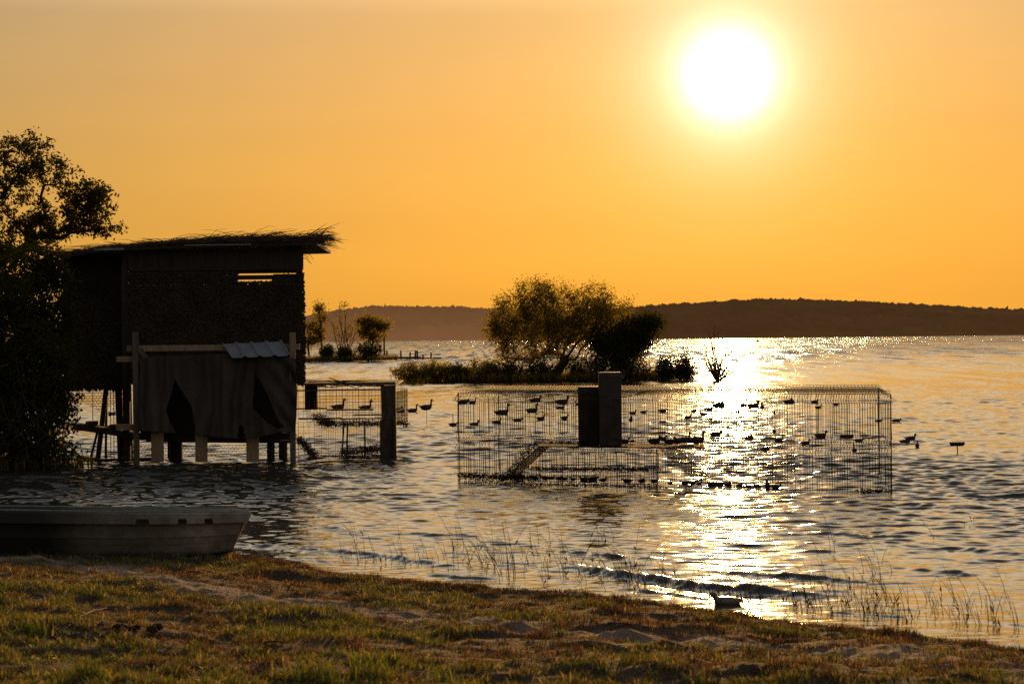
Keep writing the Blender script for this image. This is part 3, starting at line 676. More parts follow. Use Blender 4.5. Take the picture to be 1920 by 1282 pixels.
# brushwood on the roof
def strands(mb, n, seed, x0, x1, spread, rad, drop=0.0):
    r_ = random.Random(seed)
    for k in range(n):
        px = r_.uniform(x0, x1); D = r_.uniform(Df - .05, Df + 2.8); py = np.interp(px, [t[0] for t in tops], [t[1] for t in tops])
        p = at(px, py, Df); p.y = D; L = r_.uniform(.3, .9); up = abs(r_.gauss(0, spread)); dz = r_.uniform(-.05, .12)
        s_ = 1 if r_.random() < .75 else -1
        ed = min(1.0, .25 + (px - 110) / 330)
        pts = [p + Vector((s_ * L * f, r_.uniform(-.05, .05), (up * math.sin(PI * (.15 + .5 * f)) + dz * f + .02) * ed + r_.uniform(-.02, .02))) for f in (0, .25, .5, .75, 1)]
        if drop: pts = [q_ - Vector((0, 0, drop * f * f * r_.uniform(.4, 1))) for q_, f in zip(pts, (0, .25, .5, .75, 1))]
        mb.tube(pts, [rad, rad, rad * .9, rad * .7, rad * .3], 3)
mb = MB(); strands(mb, 3000, 1, 125, 545, .045, .007); strands(mb, 700, 2, 300, 568, .10, .005); strands(mb, 170, 5, 180, 585, .03, .006, .18)
r_ = random.Random(8)
for k in range(110):     # the wind-blown tuft over the right end
    p = at(r_.uniform(555, 592), 453 + r_.uniform(-3, 3), Df); p.y = Df + r_.uniform(0, .8); L = r_.uniform(.25, .62); a = r_.gauss(.22, .2)
    mb.tube([p + Vector((L * f, 0, L * (a * f + .22 * math.sin(f * PI) * r_.uniform(.4, 1)))) for f in (0, .3, .6, 1)], [.008, .008, .006, .003], 3)
for k in range(16):
    p = at(566, 462 + r_.uniform(0, 22), DH); L = r_.uniform(.1, .26); mb.tube([p, p + Vector((L * .5, 0, -.02)), p + Vector((L, 0, -L * .7))], [.005, .004, .002], 3)
tm = child(mb, 'brushwood', M['thatch'], hut)
# net flakes: garnish knotted over the walls in courses
def flakes(root, name, rects, n, size, seed, courses=.075):
    r_ = np.random.default_rng(seed); Vs = []
    for (x0, y0, x1, y1, D, wgt) in rects:
        k = int(n * wgt); a, b_ = at(x0, y0, D), at(x1, y1, D)
        X = r_.uniform(a.x, b_.x, k); Zz = r_.uniform(b_.z, a.z, k); Zz = np.round(Zz / courses) * courses + r_.normal(0, .012, k)
        P = np.stack([X, D - .012 - r_.random(k) * .03, Zz], 1); s_ = size * r_.uniform(.5, 1.3, (k, 1))
        t_ = r_.normal(0, .5, (k, 1)); d = np.concatenate([np.sin(t_), r_.normal(-.25, .2, (k, 1)), -np.cos(t_)], 1); e = np.concatenate([np.cos(t_), r_.normal(0, .3, (k, 1)), np.sin(t_)], 1)
        Vs.append(np.stack([P - e * s_ * .35, P + e * s_ * .35, P + d * s_ + e * s_ * .2, P + d * s_ * 1.1 - e * s_ * .1], 1).reshape(-1, 3))
    V = np.concatenate(Vs) - np.array(root.location)[None]; i = np.arange(len(V) // 4)[:, None] * 4 + np.arange(4)[None]
    return npmesh(name, V, i, M['net'], root)
flakes(hut, 'netting', [(242, 508, 444, 540, DH, .07), (242, 536, 567, 714, DH, .55), (118, 486, 229, 722, DH + .5, .25), (512, 518, 552, 540, DH, .012), (442, 526, 552, 536, DH, .022), (514, 524, 552, 534, DH, .02), (553, 508, 569, 716, DH, .03)], 26000, .07, 3)
mb = MB(); r_ = random.Random(2)   # ragged hem and right edge
x = at(567, 600, DH).x
for k in range(420):
    py = r_.uniform(510, 714); bulge = 2.5 * math.sin((py - 505) / 70) + (py - 510) / 60
    p = at(567 + r_.uniform(-2, 1) + max(bulge, 0) * r_.random(), py, DH - .01); mb.add([p, p + Vector((r_.uniform(.02, .055), .01, r_.uniform(-.05, -.01))), p + Vector((.0, .01, -.06))], [(0, 1, 2)])
for k in range(300):
    if k == 0: child(mb, 'net_fringe', M['net'], hut); mb = MB()
    px = r_.uniform(120, 238); p = at(px, 724 + r_.uniform(-2, 3), DH + .48); L = r_.uniform(.02, .13); mb.add([p, p + Vector((.05, 0, 0)), p + Vector((.02 + r_.uniform(-.02, .02), .01, -L))], [(0, 1, 2)])
child(mb, 'net_fringe', M['net'], hut)
def hexnet(mb, px0, py0, px1, py1, D, cell, r, keep):
    a, b_ = at(px0, py0, D), at(px1, py1, D); nx = int((b_.x - a.x) / cell) + 1; nz = int((a.z - b_.z) / (cell * .75)) + 1
    for j in range(nz):
        for i in range(nx):
            cx = a.x + (i + .5 * (j % 2)) * cell; cz = a.z - j * cell * .75
            if not keep((cx - a.x) / (b_.x - a.x), (a.z - cz) / (a.z - b_.z)): continue
            h = cell * .5; q_ = [Vector((cx, D, cz + h * .6)), Vector((cx + h, D, cz + h * .25)), Vector((cx + h, D, cz - h * .45)), Vector((cx - h, D, cz + h * .25))]
            mb.tube([q_[3], q_[0]], r, 3, False); mb.tube([q_[0], q_[1]], r, 3, False); mb.tube([q_[1], q_[2]], r, 3, False)
mb = MB()
hexnet(mb, 145, 724, 236, 775, DH + .5, .075, .007, lambda u, v: v < .95 - .9 * abs(u - .45) or (u > .75 and v < .95) or random.random() < .1 and v < .3)
child(mb, 'torn_netting', M['net'], hut)
mb = MB(); hexnet(mb, 225, 838, 552, 866, DH + 2.2, .085, .006, lambda u, v: True); hexnet(mb, 235, 775, 300, 868, DH + 1.2, .085, .006, lambda u, v: v > .6)
child(mb, 'chicken_wire', M['wire'], hut)
for x0, y0, x1, y1, w, D in ((181, 869, 200, 722, 10, DH + .8), (198, 868, 200, 722, 5, DH + 2.0), (228, 868, 222, 722, 14, DH + 1.0), (246, 868, 242, 722, 9, DH + 2), (165, 866, 185, 800, 5, DH + 1.4), (330, 872, 330, 700, 26, DH + .7),
                              (318, 870, 318, 800, 8, DH + 1.8), (508, 872, 508, 700, 15, DH + .7), (531, 872, 531, 700, 17, DH + 1.2), (145, 800, 144, 724, 1.5, DH + .5), (174, 800, 174, 724, 1.5, DH + .5), (208, 868, 207, 724, 1.5, DH + 2.6), (214, 868, 213, 724, 1.5, DH + 2.6)):
    a, b_ = at(x0, y0, D), at(x1, y1, D); a.z = min(a.z, -.2) if y0 > 860 else a.z; mb = MB(); mb.tube([a, b_], w * D / F / 2, 7); child(mb, 'stilt' if w > 2 else 'mesh_wire', M['dark_wood'], hut)
mb = MB(); mb.beam(at(140, 798, DH + .2), at(252, 815, DH + .2), .5, .13); mb.beam(at(140, 802, DH + 2), at(545, 806, DH + 2), .2, .12); mb.beam(at(235, 818, DH + .1), at(545, 818, DH + .1), .12, .16); mb.beam(at(275, 826, DH + .5), at(545, 828, DH + .5), .15, .06)
rect(mb, 160, 790, 178, 798, DH + .1, DH + .5); rect(mb, 205, 796, 220, 806, DH + .1, DH + .5)
child(mb, 'deck', M['dark_wood'], hut)
mb = MB(); mb.beam(at(150, 865, DH + .4), at(285, 861, DH + .8), .1, .09); mb.beam(at(150, 857, DH + 1.4), at(250, 868, DH + .6), .06, .05); child(mb, 'driftwood', M['dark_wood'], hut)
part_rects(hut, 'slit_shade_sheet', M['slit_shade'], [(262, 668, 552, 812, DH - .12, DH - .10)])  # dark sheet added to give the shade seen through the slits
mb = MB(); p = at(209, 776, DH + .3); mb.tube([p + Vector((-.02, 0, 0)), p + Vector((.09, 0, .005))], [.035, .035], 8); mb.tube([p + Vector((-.06, 0, 0)), p + Vector((-.02, 0, 0))], [.05, .05], 8)
mb2 = mb.build('hanging_can', M['grey_wood'], origin=tuple(p)); tag(mb2, 'small cylindrical can caught between the stilts under the hut', 'can')

# timber frame in front
DP = 47.8
fr = empty('timber_frame', (at(400, 860, DP).x, DP, 0)); tag(fr, 'pale timber frame standing in the water against the hut front', 'frame')
part_rects(fr, 'post', M['grey_wood'], [(249, 622, 259.5, 876, DP - .05, DP + .05)])
part_rects(fr, 'post', M['pale_wood'], [(543, 623, 553.5, 672, DP - .05, DP + .05)])
part_rects(fr, 'post', M['grey_wood'], [(543, 672.3, 553.5, 876, DP - .05, DP + .05)])
part_rects(fr, 'rail', M['pale_wood'], [(238, 646, 562, 657, DP + .054, DP + .11)])
part_rects(fr, 'rail', M['pale_wood'], [(218, 667, 400, 677.5, DP + .053, DP + .10)])
part_rects(fr, 'rail', M['pale_wood'], [(218, 795, 252, 806, DP + .053, DP + .10)])
part_rects(fr, 'rail', M['dark_wood'], [(262, 664, 545, 672, DP - .01, DP + .04)])
for x0, x1 in ((283.5, 307), (366, 389), (462, 485.5)):
    mb = MB(); rect(mb, x0, 800, x1, 866, DP - .02, DP + .01, .006); child(mb, 'plank', M['pale_wood'], fr)
mb = MB(); a = at(262, 652, DP + .02); mb.beam(at(262, 655, DP), at(274, 671, DP), .03, .1); child(mb, 'brace', M['grey_wood'], fr)

# tarpaulin with folds and two slits
def tarp():
    nu, nv = 190, 96; V = []; keep = np.ones((nv - 1, nu - 1), bool)
    def inpoly(x, y, P):
        c_ = False; n = len(P)
        for i in range(n):
            x0, y0 = P[i]; x1, y1 = P[(i + 1) % n]
            if (y0 > y) != (y1 > y) and x < (x1 - x0) * (y - y0) / (y1 - y0) + x0: c_ = not c_
        return c_
    H1 = [(327, 709), (333, 722), (348, 745), (359, 762), (363, 785), (367, 812), (330, 812), (318, 792), (311, 770), (318, 748), (324, 730)]
    H2 = [(478, 700), (486, 712), (500, 738), (512, 765), (522, 788), (533, 802), (520, 804), (505, 795), (488, 782), (473, 762), (475, 735)]
    H3 = [(445, 818), (448, 800), (453, 797), (457, 803), (459, 820), (450, 825)]
    PX = np.zeros((nv, nu)); PY = np.zeros((nv, nu))
    for j in range(nv):
        v = j / (nv - 1)
        for i in range(nu):
            u = i / (nu - 1)
            xl = 262 + (-4 if v > .2 else 0) * v; xr = 553 + 4 * math.sin(v * PI * .9)
            px = xl + (xr - xl) * u
            top = np.interp(px, [258, 275, 300, 420, 440, 556], [672, 671, 669, 664, 668, 672])
            bot = np.interp(px, [256, 300, 330, 345, 366, 372, 410, 450, 485, 520, 545, 558], [807, 810, 812, 812, 813, 815, 820, 822, 819, 812, 809, 800])
            py = top + (bot - top) * v
            wp = px * .040 + 1.1 * float(vnoise(np.array(px * .011 + 3), np.array(v * 1.6)))
            f = .11 * float(fbm(np.array(wp * 1.5), np.array(v * .55 + 2), 2)) * (.55 + .9 * v) + .03 * float(vnoise(np.array(px * .16), np.array(v * 1.4 + 7)))
            f += .045 * math.sin((px * .7 + (py - 670) * -.55) * .24) * max(0, (px - 480) / 70)
            bell = .16 * v ** 2
            D = DP - .075 - bell - f
            for Hh in (H1, H2):
                cx = sum(a for a, _ in Hh) / len(Hh); cy = sum(b for _, b in Hh) / len(Hh)
                D += -.05 * math.exp(-(((px - cx) / 38) ** 2 + ((py - cy) / 50) ** 2))
            PX[j, i] = px; PY[j, i] = py; V.append(tuple(at(px, py, D)))
    for j in range(nv - 1):
        for i in range(nu - 1):
            x = (PX[j, i] + PX[j + 1, i + 1]) / 2; y = (PY[j, i] + PY[j + 1, i + 1]) / 2
            if inpoly(x, y, H1) or inpoly(x, y, H2) or inpoly(x, y, H3): keep[j, i] = False
    Fq = np.array([(j * nu + i, j * nu + i + 1, (j + 1) * nu + i + 1, (j + 1) * nu + i) for j in range(nv - 1) for i in range(nu - 1) if keep[j, i]])
    o = npmesh('tarpaulin', np.array(V), Fq, M['cloth'], smooth=True)
    md = o.modifiers.new('thickness', 'SOLIDIFY'); md.thickness = .008
    tag(o, 'faded grey tarpaulin with two slits hanging from the timber frame', 'tarpaulin')
tarp()
mb = MB(); a, b_, c_, d_ = at(416, 645, DP + .10), at(528, 640, DP + .10), at(544, 667, DP - .28), at(433, 671, DP - .28)
N_ = 48
prof = [.022 if (i % 12) in (11, 0) else (.008 if (i % 12) in (10, 1) else 0) for i in range(N_ + 1)]
vs = []
for i in range(N_ + 1):
    f = i / N_; vs += [a.lerp(b_, f) + Vector((0, -prof[i] * .6, prof[i] * 1.6)), d_.lerp(c_, f) + Vector((0, -prof[i] * .6, prof[i] * 1.6))]
mb.add(vs, [(2 * i, 2 * i + 1, 2 * i + 3, 2 * i + 2) for i in range(N_)])
o = mb.build('metal_sheet', M['tin'], origin=tuple(d_)); tag(o, 'small ribbed metal sheet sloping over the tarpaulin', 'metal sheet'); o.modifiers.new('thickness', 'SOLIDIFY').thickness = .004

# ================================================================== wire cages
class Wires(MB):
    def w(s, pts, r=.004): s.tube(pts, r, 3, False)
def zat(px, py, D): return at(px, py, D).z
def xat(px, py, D): return at(px, py, D).x
A = ground(860, 906); B_ = ground(1671, 924.5); D1 = at(933, 700, 45.0); C1 = at(1646, 700, 41.6)
for q_ in (A, B_, C1, D1): q_.z = 0
TOP = 1.6; MID = .72; RW = .0048
cage = empty('decoy_cage', (B_ + A) * .5); cage.location.z = 0; tag(cage, 'long two tier wire mesh cage standing in the glittering shallows', 'cage')
def fence(name, P, Q, z0, z1, step, vee, nrm, r=RW, rails=(), root=cage, dense=None, horiz=None):
    mb = Wires(); L = (Q - P).length; n = max(1, int(L / step)); rr = random.Random(int(L * 100))
    for i in range(n + 1):
        f = i / n + rr.uniform(-.12, .12) / n; f = min(max(f, 0), 1); p = P.lerp(Q, f)
        if rr.random() < .03: continue
        jb = Vector((rr.gauss(0, .007), 0, 0)); pts = [p + Vector((0, 0, z1 + .012 * math.sin(f * 23)))]
        for zc in sorted(vee, reverse=True): pts += [p + jb + Vector((0, 0, zc + .055)), p + nrm * .10 + Vector((0, 0, zc)), p + Vector((0, 0, zc - .055))]
        pts.append(p + Vector((rr.uniform(-.008, .008), 0, z0))); mb.w(pts, r if i % 6 else r * 1.5)
    for zz, off in rails: mb.w([P + nrm * off + Vector((0, 0, zz)), Q + nrm * off + Vector((0, 0, zz))], r * .8)
    child(mb, name, M['wire'], root); return mb
nn = Vector(((B_ - A).y, -(B_ - A).x, 0)).normalized()
if nn.y > 0: nn = -nn
def rails(zs): return [(z_, 0.0) for z_ in zs]
fence('mesh_panel', A, B_, MID + .02, TOP, .043, (TOP - .10, MID + .10), nn, rails=[(TOP, 0), (TOP - .1, .10), (TOP - .145, 0), (MID + .1, .10), (MID + .055, 0), (MID + .02, 0)])
fence('mesh_panel', A + nn * .02, B_ + nn * .02, -.12, MID, .043, (MID - .08,), nn, rails=[(MID, 0), (MID - .08, .10), (MID - .125, 0), (.12, 0), (.02, 0)])
fence('mesh_panel', D1, C1, MID, TOP, .05, (TOP - .10,), -nn, rails=[(TOP, 0), (TOP - .1, .10), (MID, 0)])
fence('mesh_panel', D1, C1, -.12, MID - .03, .06, (), -nn, rails=[(MID - .03, 0), (.1, 0)])
fence('mesh_panel', A, D1, -.12, TOP, .55, (TOP - .1, MID), Vector((-1, 0, 0)), rails=[(TOP, 0), (MID, 0)])
fence('mesh_panel', B_, C1, -.12, TOP, .55, (TOP - .1, MID), Vector((1, 0, 0)), rails=[(TOP, 0), (MID, 0)])
mb = Wires()
for i in range(120):
    f = i / 119; p, q_ = A.lerp(B_, f), D1.lerp(C1, f)
    zz = TOP + .03 * math.sin(f * 9) * 0; mb.w([p + Vector((0, 0, TOP)), p.lerp(q_, .08) + Vector((0, 0, TOP + .05)), p.lerp(q_, .5) + Vector((0, 0, TOP + .0)), p.lerp(q_, .92) + Vector((0, 0, TOP + .05)), q_ + Vector((0, 0, TOP))], RW)
for k in range(12):
    t_ = k / 11; zz = TOP + (.05 if k in (1, 10) else 0.005); mb.w([A.lerp(D1, t_) + Vector((0, 0, zz)), B_.lerp(C1, t_) + Vector((0, 0, zz))], RW)
child(mb, 'roof_mesh', M['wire'], cage)
for q_ in (A, B_, C1, D1):
    mb = MB(); mb.tube([q_ + nn * -.03 + Vector((0, 0, -.2)), q_ + nn * -.03 + Vector((0, 0, TOP))], .008, 6); child(mb, 'post', M['wire'], cage)
# platform, ramps, inner panels
ZP = .70
def gl(px, py, z_): return ground(px, py, z_)
pl = [gl(1010, 836, ZP), gl(1322, 839, ZP)]; pb = [gl(1012, 829, ZP), gl(1318, 832, ZP)]
mb = MB()
for k in range(2):
    f0, f1 = k / 2 + .01, (k + 1) / 2 - .01
    a0, a1 = pl[0].lerp(pb[0], f0), pl[0].lerp(pb[0], f1); b0, b1 = pl[1].lerp(pb[1], f0), pl[1].lerp(pb[1], f1)
    mb.add([p + Vector((0, 0, dz)) for dz in (-.02, 0) for p in (a0, b0, b1, a1)], [(0, 3, 2, 1), (4, 5, 6, 7), (0, 1, 5, 4), (1, 2, 6, 5), (2, 3, 7, 6), (3, 0, 4, 7)])
child(mb, 'platform', M['dark_wood'], cage)
def ramp(name, P, Q, dirn_, s1, n):   # sloping mesh panel between edge P-Q (top) and the water
    mb = Wires()
    for i in range(n + 1):
        f = i / n; a_ = P.lerp(Q, f); mb.w([a_, a_ + dirn_], .005)
    for k in range(24):
        f = k / 23; mb.w([P + dirn_ * f, Q + dirn_ * f], .004)
    return child(mb, name, M['wire'], cage)
ramp('ramp', gl(1012, 835, ZP), gl(1040, 829, ZP), gl(938, 903, .02) - gl(1012, 835, ZP), 0, 16)
ramp('ramp', gl(1232, 838, ZP), gl(1262, 832, ZP), gl(1302, 900, .02) - gl(1232, 838, ZP), 0, 16)
P_, Q_ = gl(1012, 835, ZP), gl(1232, 838, ZP); P_.z = Q_.z = 0
fence('inner_panel', P_, Q_, -.1, ZP - .04, .035, (ZP - .12,), nn, r=.004, rails=[(z_, 0) for z_ in np.linspace(.02, ZP - .05, 12)])
for q_ in (Q_, P_): mb = MB(); mb.tube([q_ + Vector((0, 0, -.2)), q_ + Vector((0, 0, ZP - .03))], .010, 6); child(mb, 'post', M['wire'], cage)
P2, Q2 = A.lerp(D1, .5), A.lerp(D1, .5).lerp(Q_, .9)
fence('inner_panel', gl(870, 890, 0), gl(1010, 892, 0), -.1, .30, .04, (), nn, r=.004, rails=[(.04, 0), (.15, 0), (.28, 0)])
def weeds(name, label, segs, n, size, seed, root=None, m='soil'):
    r_ = np.random.default_rng(seed); Q = []
    for (P, Qq, sx, sz, w_) in segs:
        k = int(n * w_); f = r_.random((k, 1)); Q.append(np.array(P)[None] * (1 - f) + np.array(Qq)[None] * f + r_.standard_normal((k, 3)) * np.array([sx, sx, sz]))
    Q = np.concatenate(Q); Q[:, 2] = np.maximum(Q[:, 2], -.03)
    return leaves_mesh(Q, size, name, M[m], root, r_, elong=3.5)
def lift(p, z_): return (p.x, p.y, z_)
weeds('caught_weed', None, [(lift(A, .14), lift(A.lerp(B_, .20), .12), .05, .03, .5), (lift(gl(1000, 890, 0), .12), lift(gl(1230, 890, 0), .10), .15, .02, .6), (lift(A.lerp(B_, .02), .02), lift(A.lerp(B_, .5), .02), .05, .02, .3),
                            (lift(B_, .03), lift(A.lerp(B_, .93), .02), .04, .03, .12), (tuple(gl(1010, 830, ZP)), tuple(gl(1110, 832, ZP)), .05, .02, .15), (tuple(gl(1004, 830, ZP)), tuple(gl(940, 902, .03)), .06, .02, .25)], 3000, .055, 2, cage)
# the two boxes on the platform
def nestbox(label, x0, y0, x1, D, dep):
    zt = zat((x0 + x1) / 2, y0, D); a = xat(x0, 780, D); b_ = xat(x1, 780, D); root = empty('nest_box', ((a + b_) / 2, D + dep / 2, ZP + .002)); tag(root, label, 'box', None)
    bm = bmesh.new(); bmesh.ops.create_cube(bm, size=1)
    bmesh.ops.scale(bm, vec=(b_ - a, dep, zt - ZP - .002), verts=bm.verts); bmesh.ops.translate(bm, vec=(0, 0, (zt - ZP) / 2), verts=bm.verts)
    bmesh.ops.bevel(bm, geom=list(bm.edges), offset=.025, segments=3, profile=.6, affect='EDGES')
    me = bpy.data.meshes.new('shell'); bm.to_mesh(me); bm.free(); me.shade_smooth(); o = link('shell', me, M['box'], root)
    mb = MB(); w = (b_ - a) / 2 + .006; h = zt - ZP
    mb.box((-w, -dep / 2 - .006, h - .10), (w, dep / 2 + .006, h - .075)); mb.build('rim', M['box'], root)
    return root
nestbox('squat dark box on the cage platform, the lower of the pair', 1085, 725, 1124.5, 39.4, .42)
nestbox('tall dark box standing on the cage platform and poking above its roof', 1124, 698, 1166, 39.0, .44)

# ---- small cage beside the hut
DC = 49.7
sc_ = empty('small_cage', (xat(650, 858, DC), DC, 0)); tag(sc_, 'smaller ramshackle wire cage with thick posts beside the hut', 'cage')
def V3(px, py, D): return at(px, py, D)
P, Q = V3(560, 860, DC), V3(742, 860, DC); P.z = Q.z = 0; P5, Q5 = V3(576, 797, DC + 3), V3(765, 797, DC + 3)
zsh = zat(650, 787, DC); zt_ = zat(650, 716, DC)
n0 = Vector((0, -1, 0))
fence('mesh_panel', P, V3(715, 860, DC), zsh, zt_ - .05, .085, (), n0, r=.005, rails=[(z_, 0) for z_ in np.linspace(zsh, zt_, 8)], root=sc_) if False else None
def grid(name, a, b_, z0, z1, sx, sz, r=.004, root=sc_):
    a, b_ = Vector((a.x, a.y, 0)), Vector((b_.x, b_.y, 0)); mb = Wires(); n = int((b_ - a).length / sx)
    for i in range(n + 1): p = a.lerp(b_, i / n); mb.w([p + Vector((0, 0, z0)), p + Vector((0, 0, z1))], r if i % 4 else r * 1.6)
    k = max(1, int((z1 - z0) / sz))
    for j in range(k + 1): z_ = z0 + (z1 - z0) * j / k; mb.w([a + Vector((0, 0, z_)), b_ + Vector((0, 0, z_))], r)
    return child(mb, name, M['wire'], root)
grid('mesh_panel', P, V3(715, 860, DC), zsh + .02, zt_ - .06, .12, .12)
grid('mesh_panel', V3(590, 858, DC), V3(712, 858, DC), -.05, zsh - .03, .038, .038, .0032)
grid('mesh_panel', P, V3(590, 858, DC), -.05, zsh - .03, .09, .11)
grid('mesh_panel', P5, Q5, zat(670, 797, DC + 3), zat(765, 728, DC + 3), .075, .075)
grid('mesh_panel', V3(742, 800, DC + .3), Q5, zat(765, 790, DC + 3), zat(765, 728, DC + 3), .1, .1)
for x0, y0, x1, y1, D, m_ in ((714.5, 723, 741.5, 786, DC - .05, 'wet_post'), (712, 787, 743, 872, DC - .04, 'wet_post'), (571, 722, 594, 768, DC + 1.2, 'wet_post')):
    mb = MB(); rect(mb, x0, y0, x1, y1, D, D + .28, .006); child(mb, 'post', M[m_], sc_)
for x0, x1, D in ((640.5, 645, DC + .8), (685, 688, DC + 1), (650, 652, DC + .2), (736, 738, DC - .1)):
    mb = MB(); mb.tube([at(x0, 870, D), at(x1 if x0 != 685 else 684, 790, D)], .02, 5); child(mb, 'stake', M['dark_wood'], sc_)
for y_, x0, x1, D, m_ in ((766, 556, 612, DC + .3, 'dark_wood'), (768.5, 612, 700, DC + .9, 'dark_wood'), (784.5, 560, 640, DC - .02, 'dark_wood'), (785, 637, 716, DC - .05, 'pale_wood'), (731.5, 556, 716, DC - .02, 'grey_wood'), (778, 662, 715, DC + 1.2, 'dark_wood')):
    mb = MB(); rect(mb, x0, y_ - 1.1, x1, y_ + 1.1, D, D + .22); child(mb, 'board', M[m_], sc_)
mb = MB(); rect(mb, 558, 717, 742, 721, DC - .06, DC + 3.2, .02); child(mb, 'roof', M['grey_wood'], sc_)
mb = MB(); r_ = random.Random(5)
for k in range(26):
    x_ = r_.uniform(565, 690); y_ = r_.uniform(712, 722); D = DC + r_.uniform(-.05, 1.5); L = r_.uniform(30, 70)
    mb.tube([at(x_, y_, D), at(x_ + L * .5, y_ + r_.uniform(0, 6), D - .05), at(x_ + L, y_ + r_.uniform(-3, 5), D)], [.010, .008, .004], 4)
mb.tube([at(616, 708, DC - .1), at(640, 716, DC - .1), at(680, 724, DC - .1)], [.008, .014, .012], 4)
child(mb, 'brushwood', M['thatch'], sc_)
weeds('caught_weed', None, [(tuple(V3(561, 822, DC)), tuple(V3(590, 856, DC)), .05, .05, .5), (tuple(V3(640, 848, DC)), tuple(V3(712, 842, DC)), .05, .05, .5), (tuple(V3(600, 793, DC)), tuple(V3(715, 795, DC)), .05, .04, .5), (tuple(V3(600, 855, DC)), tuple(V3(712, 855, DC)), .03, .01, .2),
                            (tuple(V3(590, 780, DC + .5)), tuple(V3(620, 795, DC + .5)), .07, .05, .3), (tuple(V3(745, 792, DC + 1)), tuple(V3(765, 796, DC + 3)), .05, .03, .12)], 2600, .06, 7, sc_, 'thatch')

# ================================================================== boat
def hull_fn(q, out):
    t = q.n('ShaderNodeTexCoord'); mp = q.n('ShaderNodeMapping'); mp.inputs['Scale'].default_value = (1.2, 1.2, 1); q.l(t.outputs['Object'], mp.inputs[0])
    def no(sc, d):
        n_ = q.n('ShaderNodeTexNoise'); n_.inputs['Scale'].default_value = sc; n_.inputs['Detail'].default_value = d; q.l(mp.outputs[0], n_.inputs[0]); return n_.outputs[0]
    sp_ = q.n('ShaderNodeSeparateXYZ'); q.l(t.outputs['Object'], sp_.inputs[0])
    c = q.ramp(no(2.4, 7), [(.35, (.20, .165, .12)), (.65, (.38, .32, .24))])
    c = q.mix(.5, c, q.ramp(no(9, 9), [(.35, (.45, .42, .36)), (.55, (1, 1, 1))]), 'MULTIPLY')
    teal = q.ramp(q.m('ADD', sp_.outputs[2], q.m('MULTIPLY', no(3, 5), .12)), [(.08, (.10, .15, .13)), (.16, (1, 1, 1)), (.62, (1, 1, 1)), (.66, (.35, .55, .5))])
    c = q.mix(1.0, c, teal, 'MULTIPLY')
    # shade painted into the hull colour, deepening over the forward half
    bow_shade = q.m('ADD', q.m('MULTIPLY', sp_.outputs[0], -.55), q.m('MULTIPLY', no(1.3, 5), .9))
    c = q.mix(1.0, c, q.ramp(bow_shade, [(.85, (1, 1, 1)), (1.0, (.5, .48, .45)), (1.0, (.14, .13, .11))]), 'MULTIPLY') if False else q.mix(q.m('SUBTRACT', q.m('MULTIPLY', bow_shade, 1.1), .85, clamp=True), c, (.015, .014, .011))
    b = q.n('ShaderNodeBump'); b.inputs['Strength'].default_value = .3; b.inputs['Distance'].default_value = .01; q.l(no(30, 5), b.inputs['Height'])
    p = q.n('ShaderNodeBsdfPrincipled'); q.l(c, p.inputs['Base Color']); p.inputs['Roughness'].default_value = .55; q.l(b.outputs[0], p.inputs['Normal']); q.l(p.outputs[0], out.inputs[0])
M['hull'] = mat('weathered_hull', hull_fn)
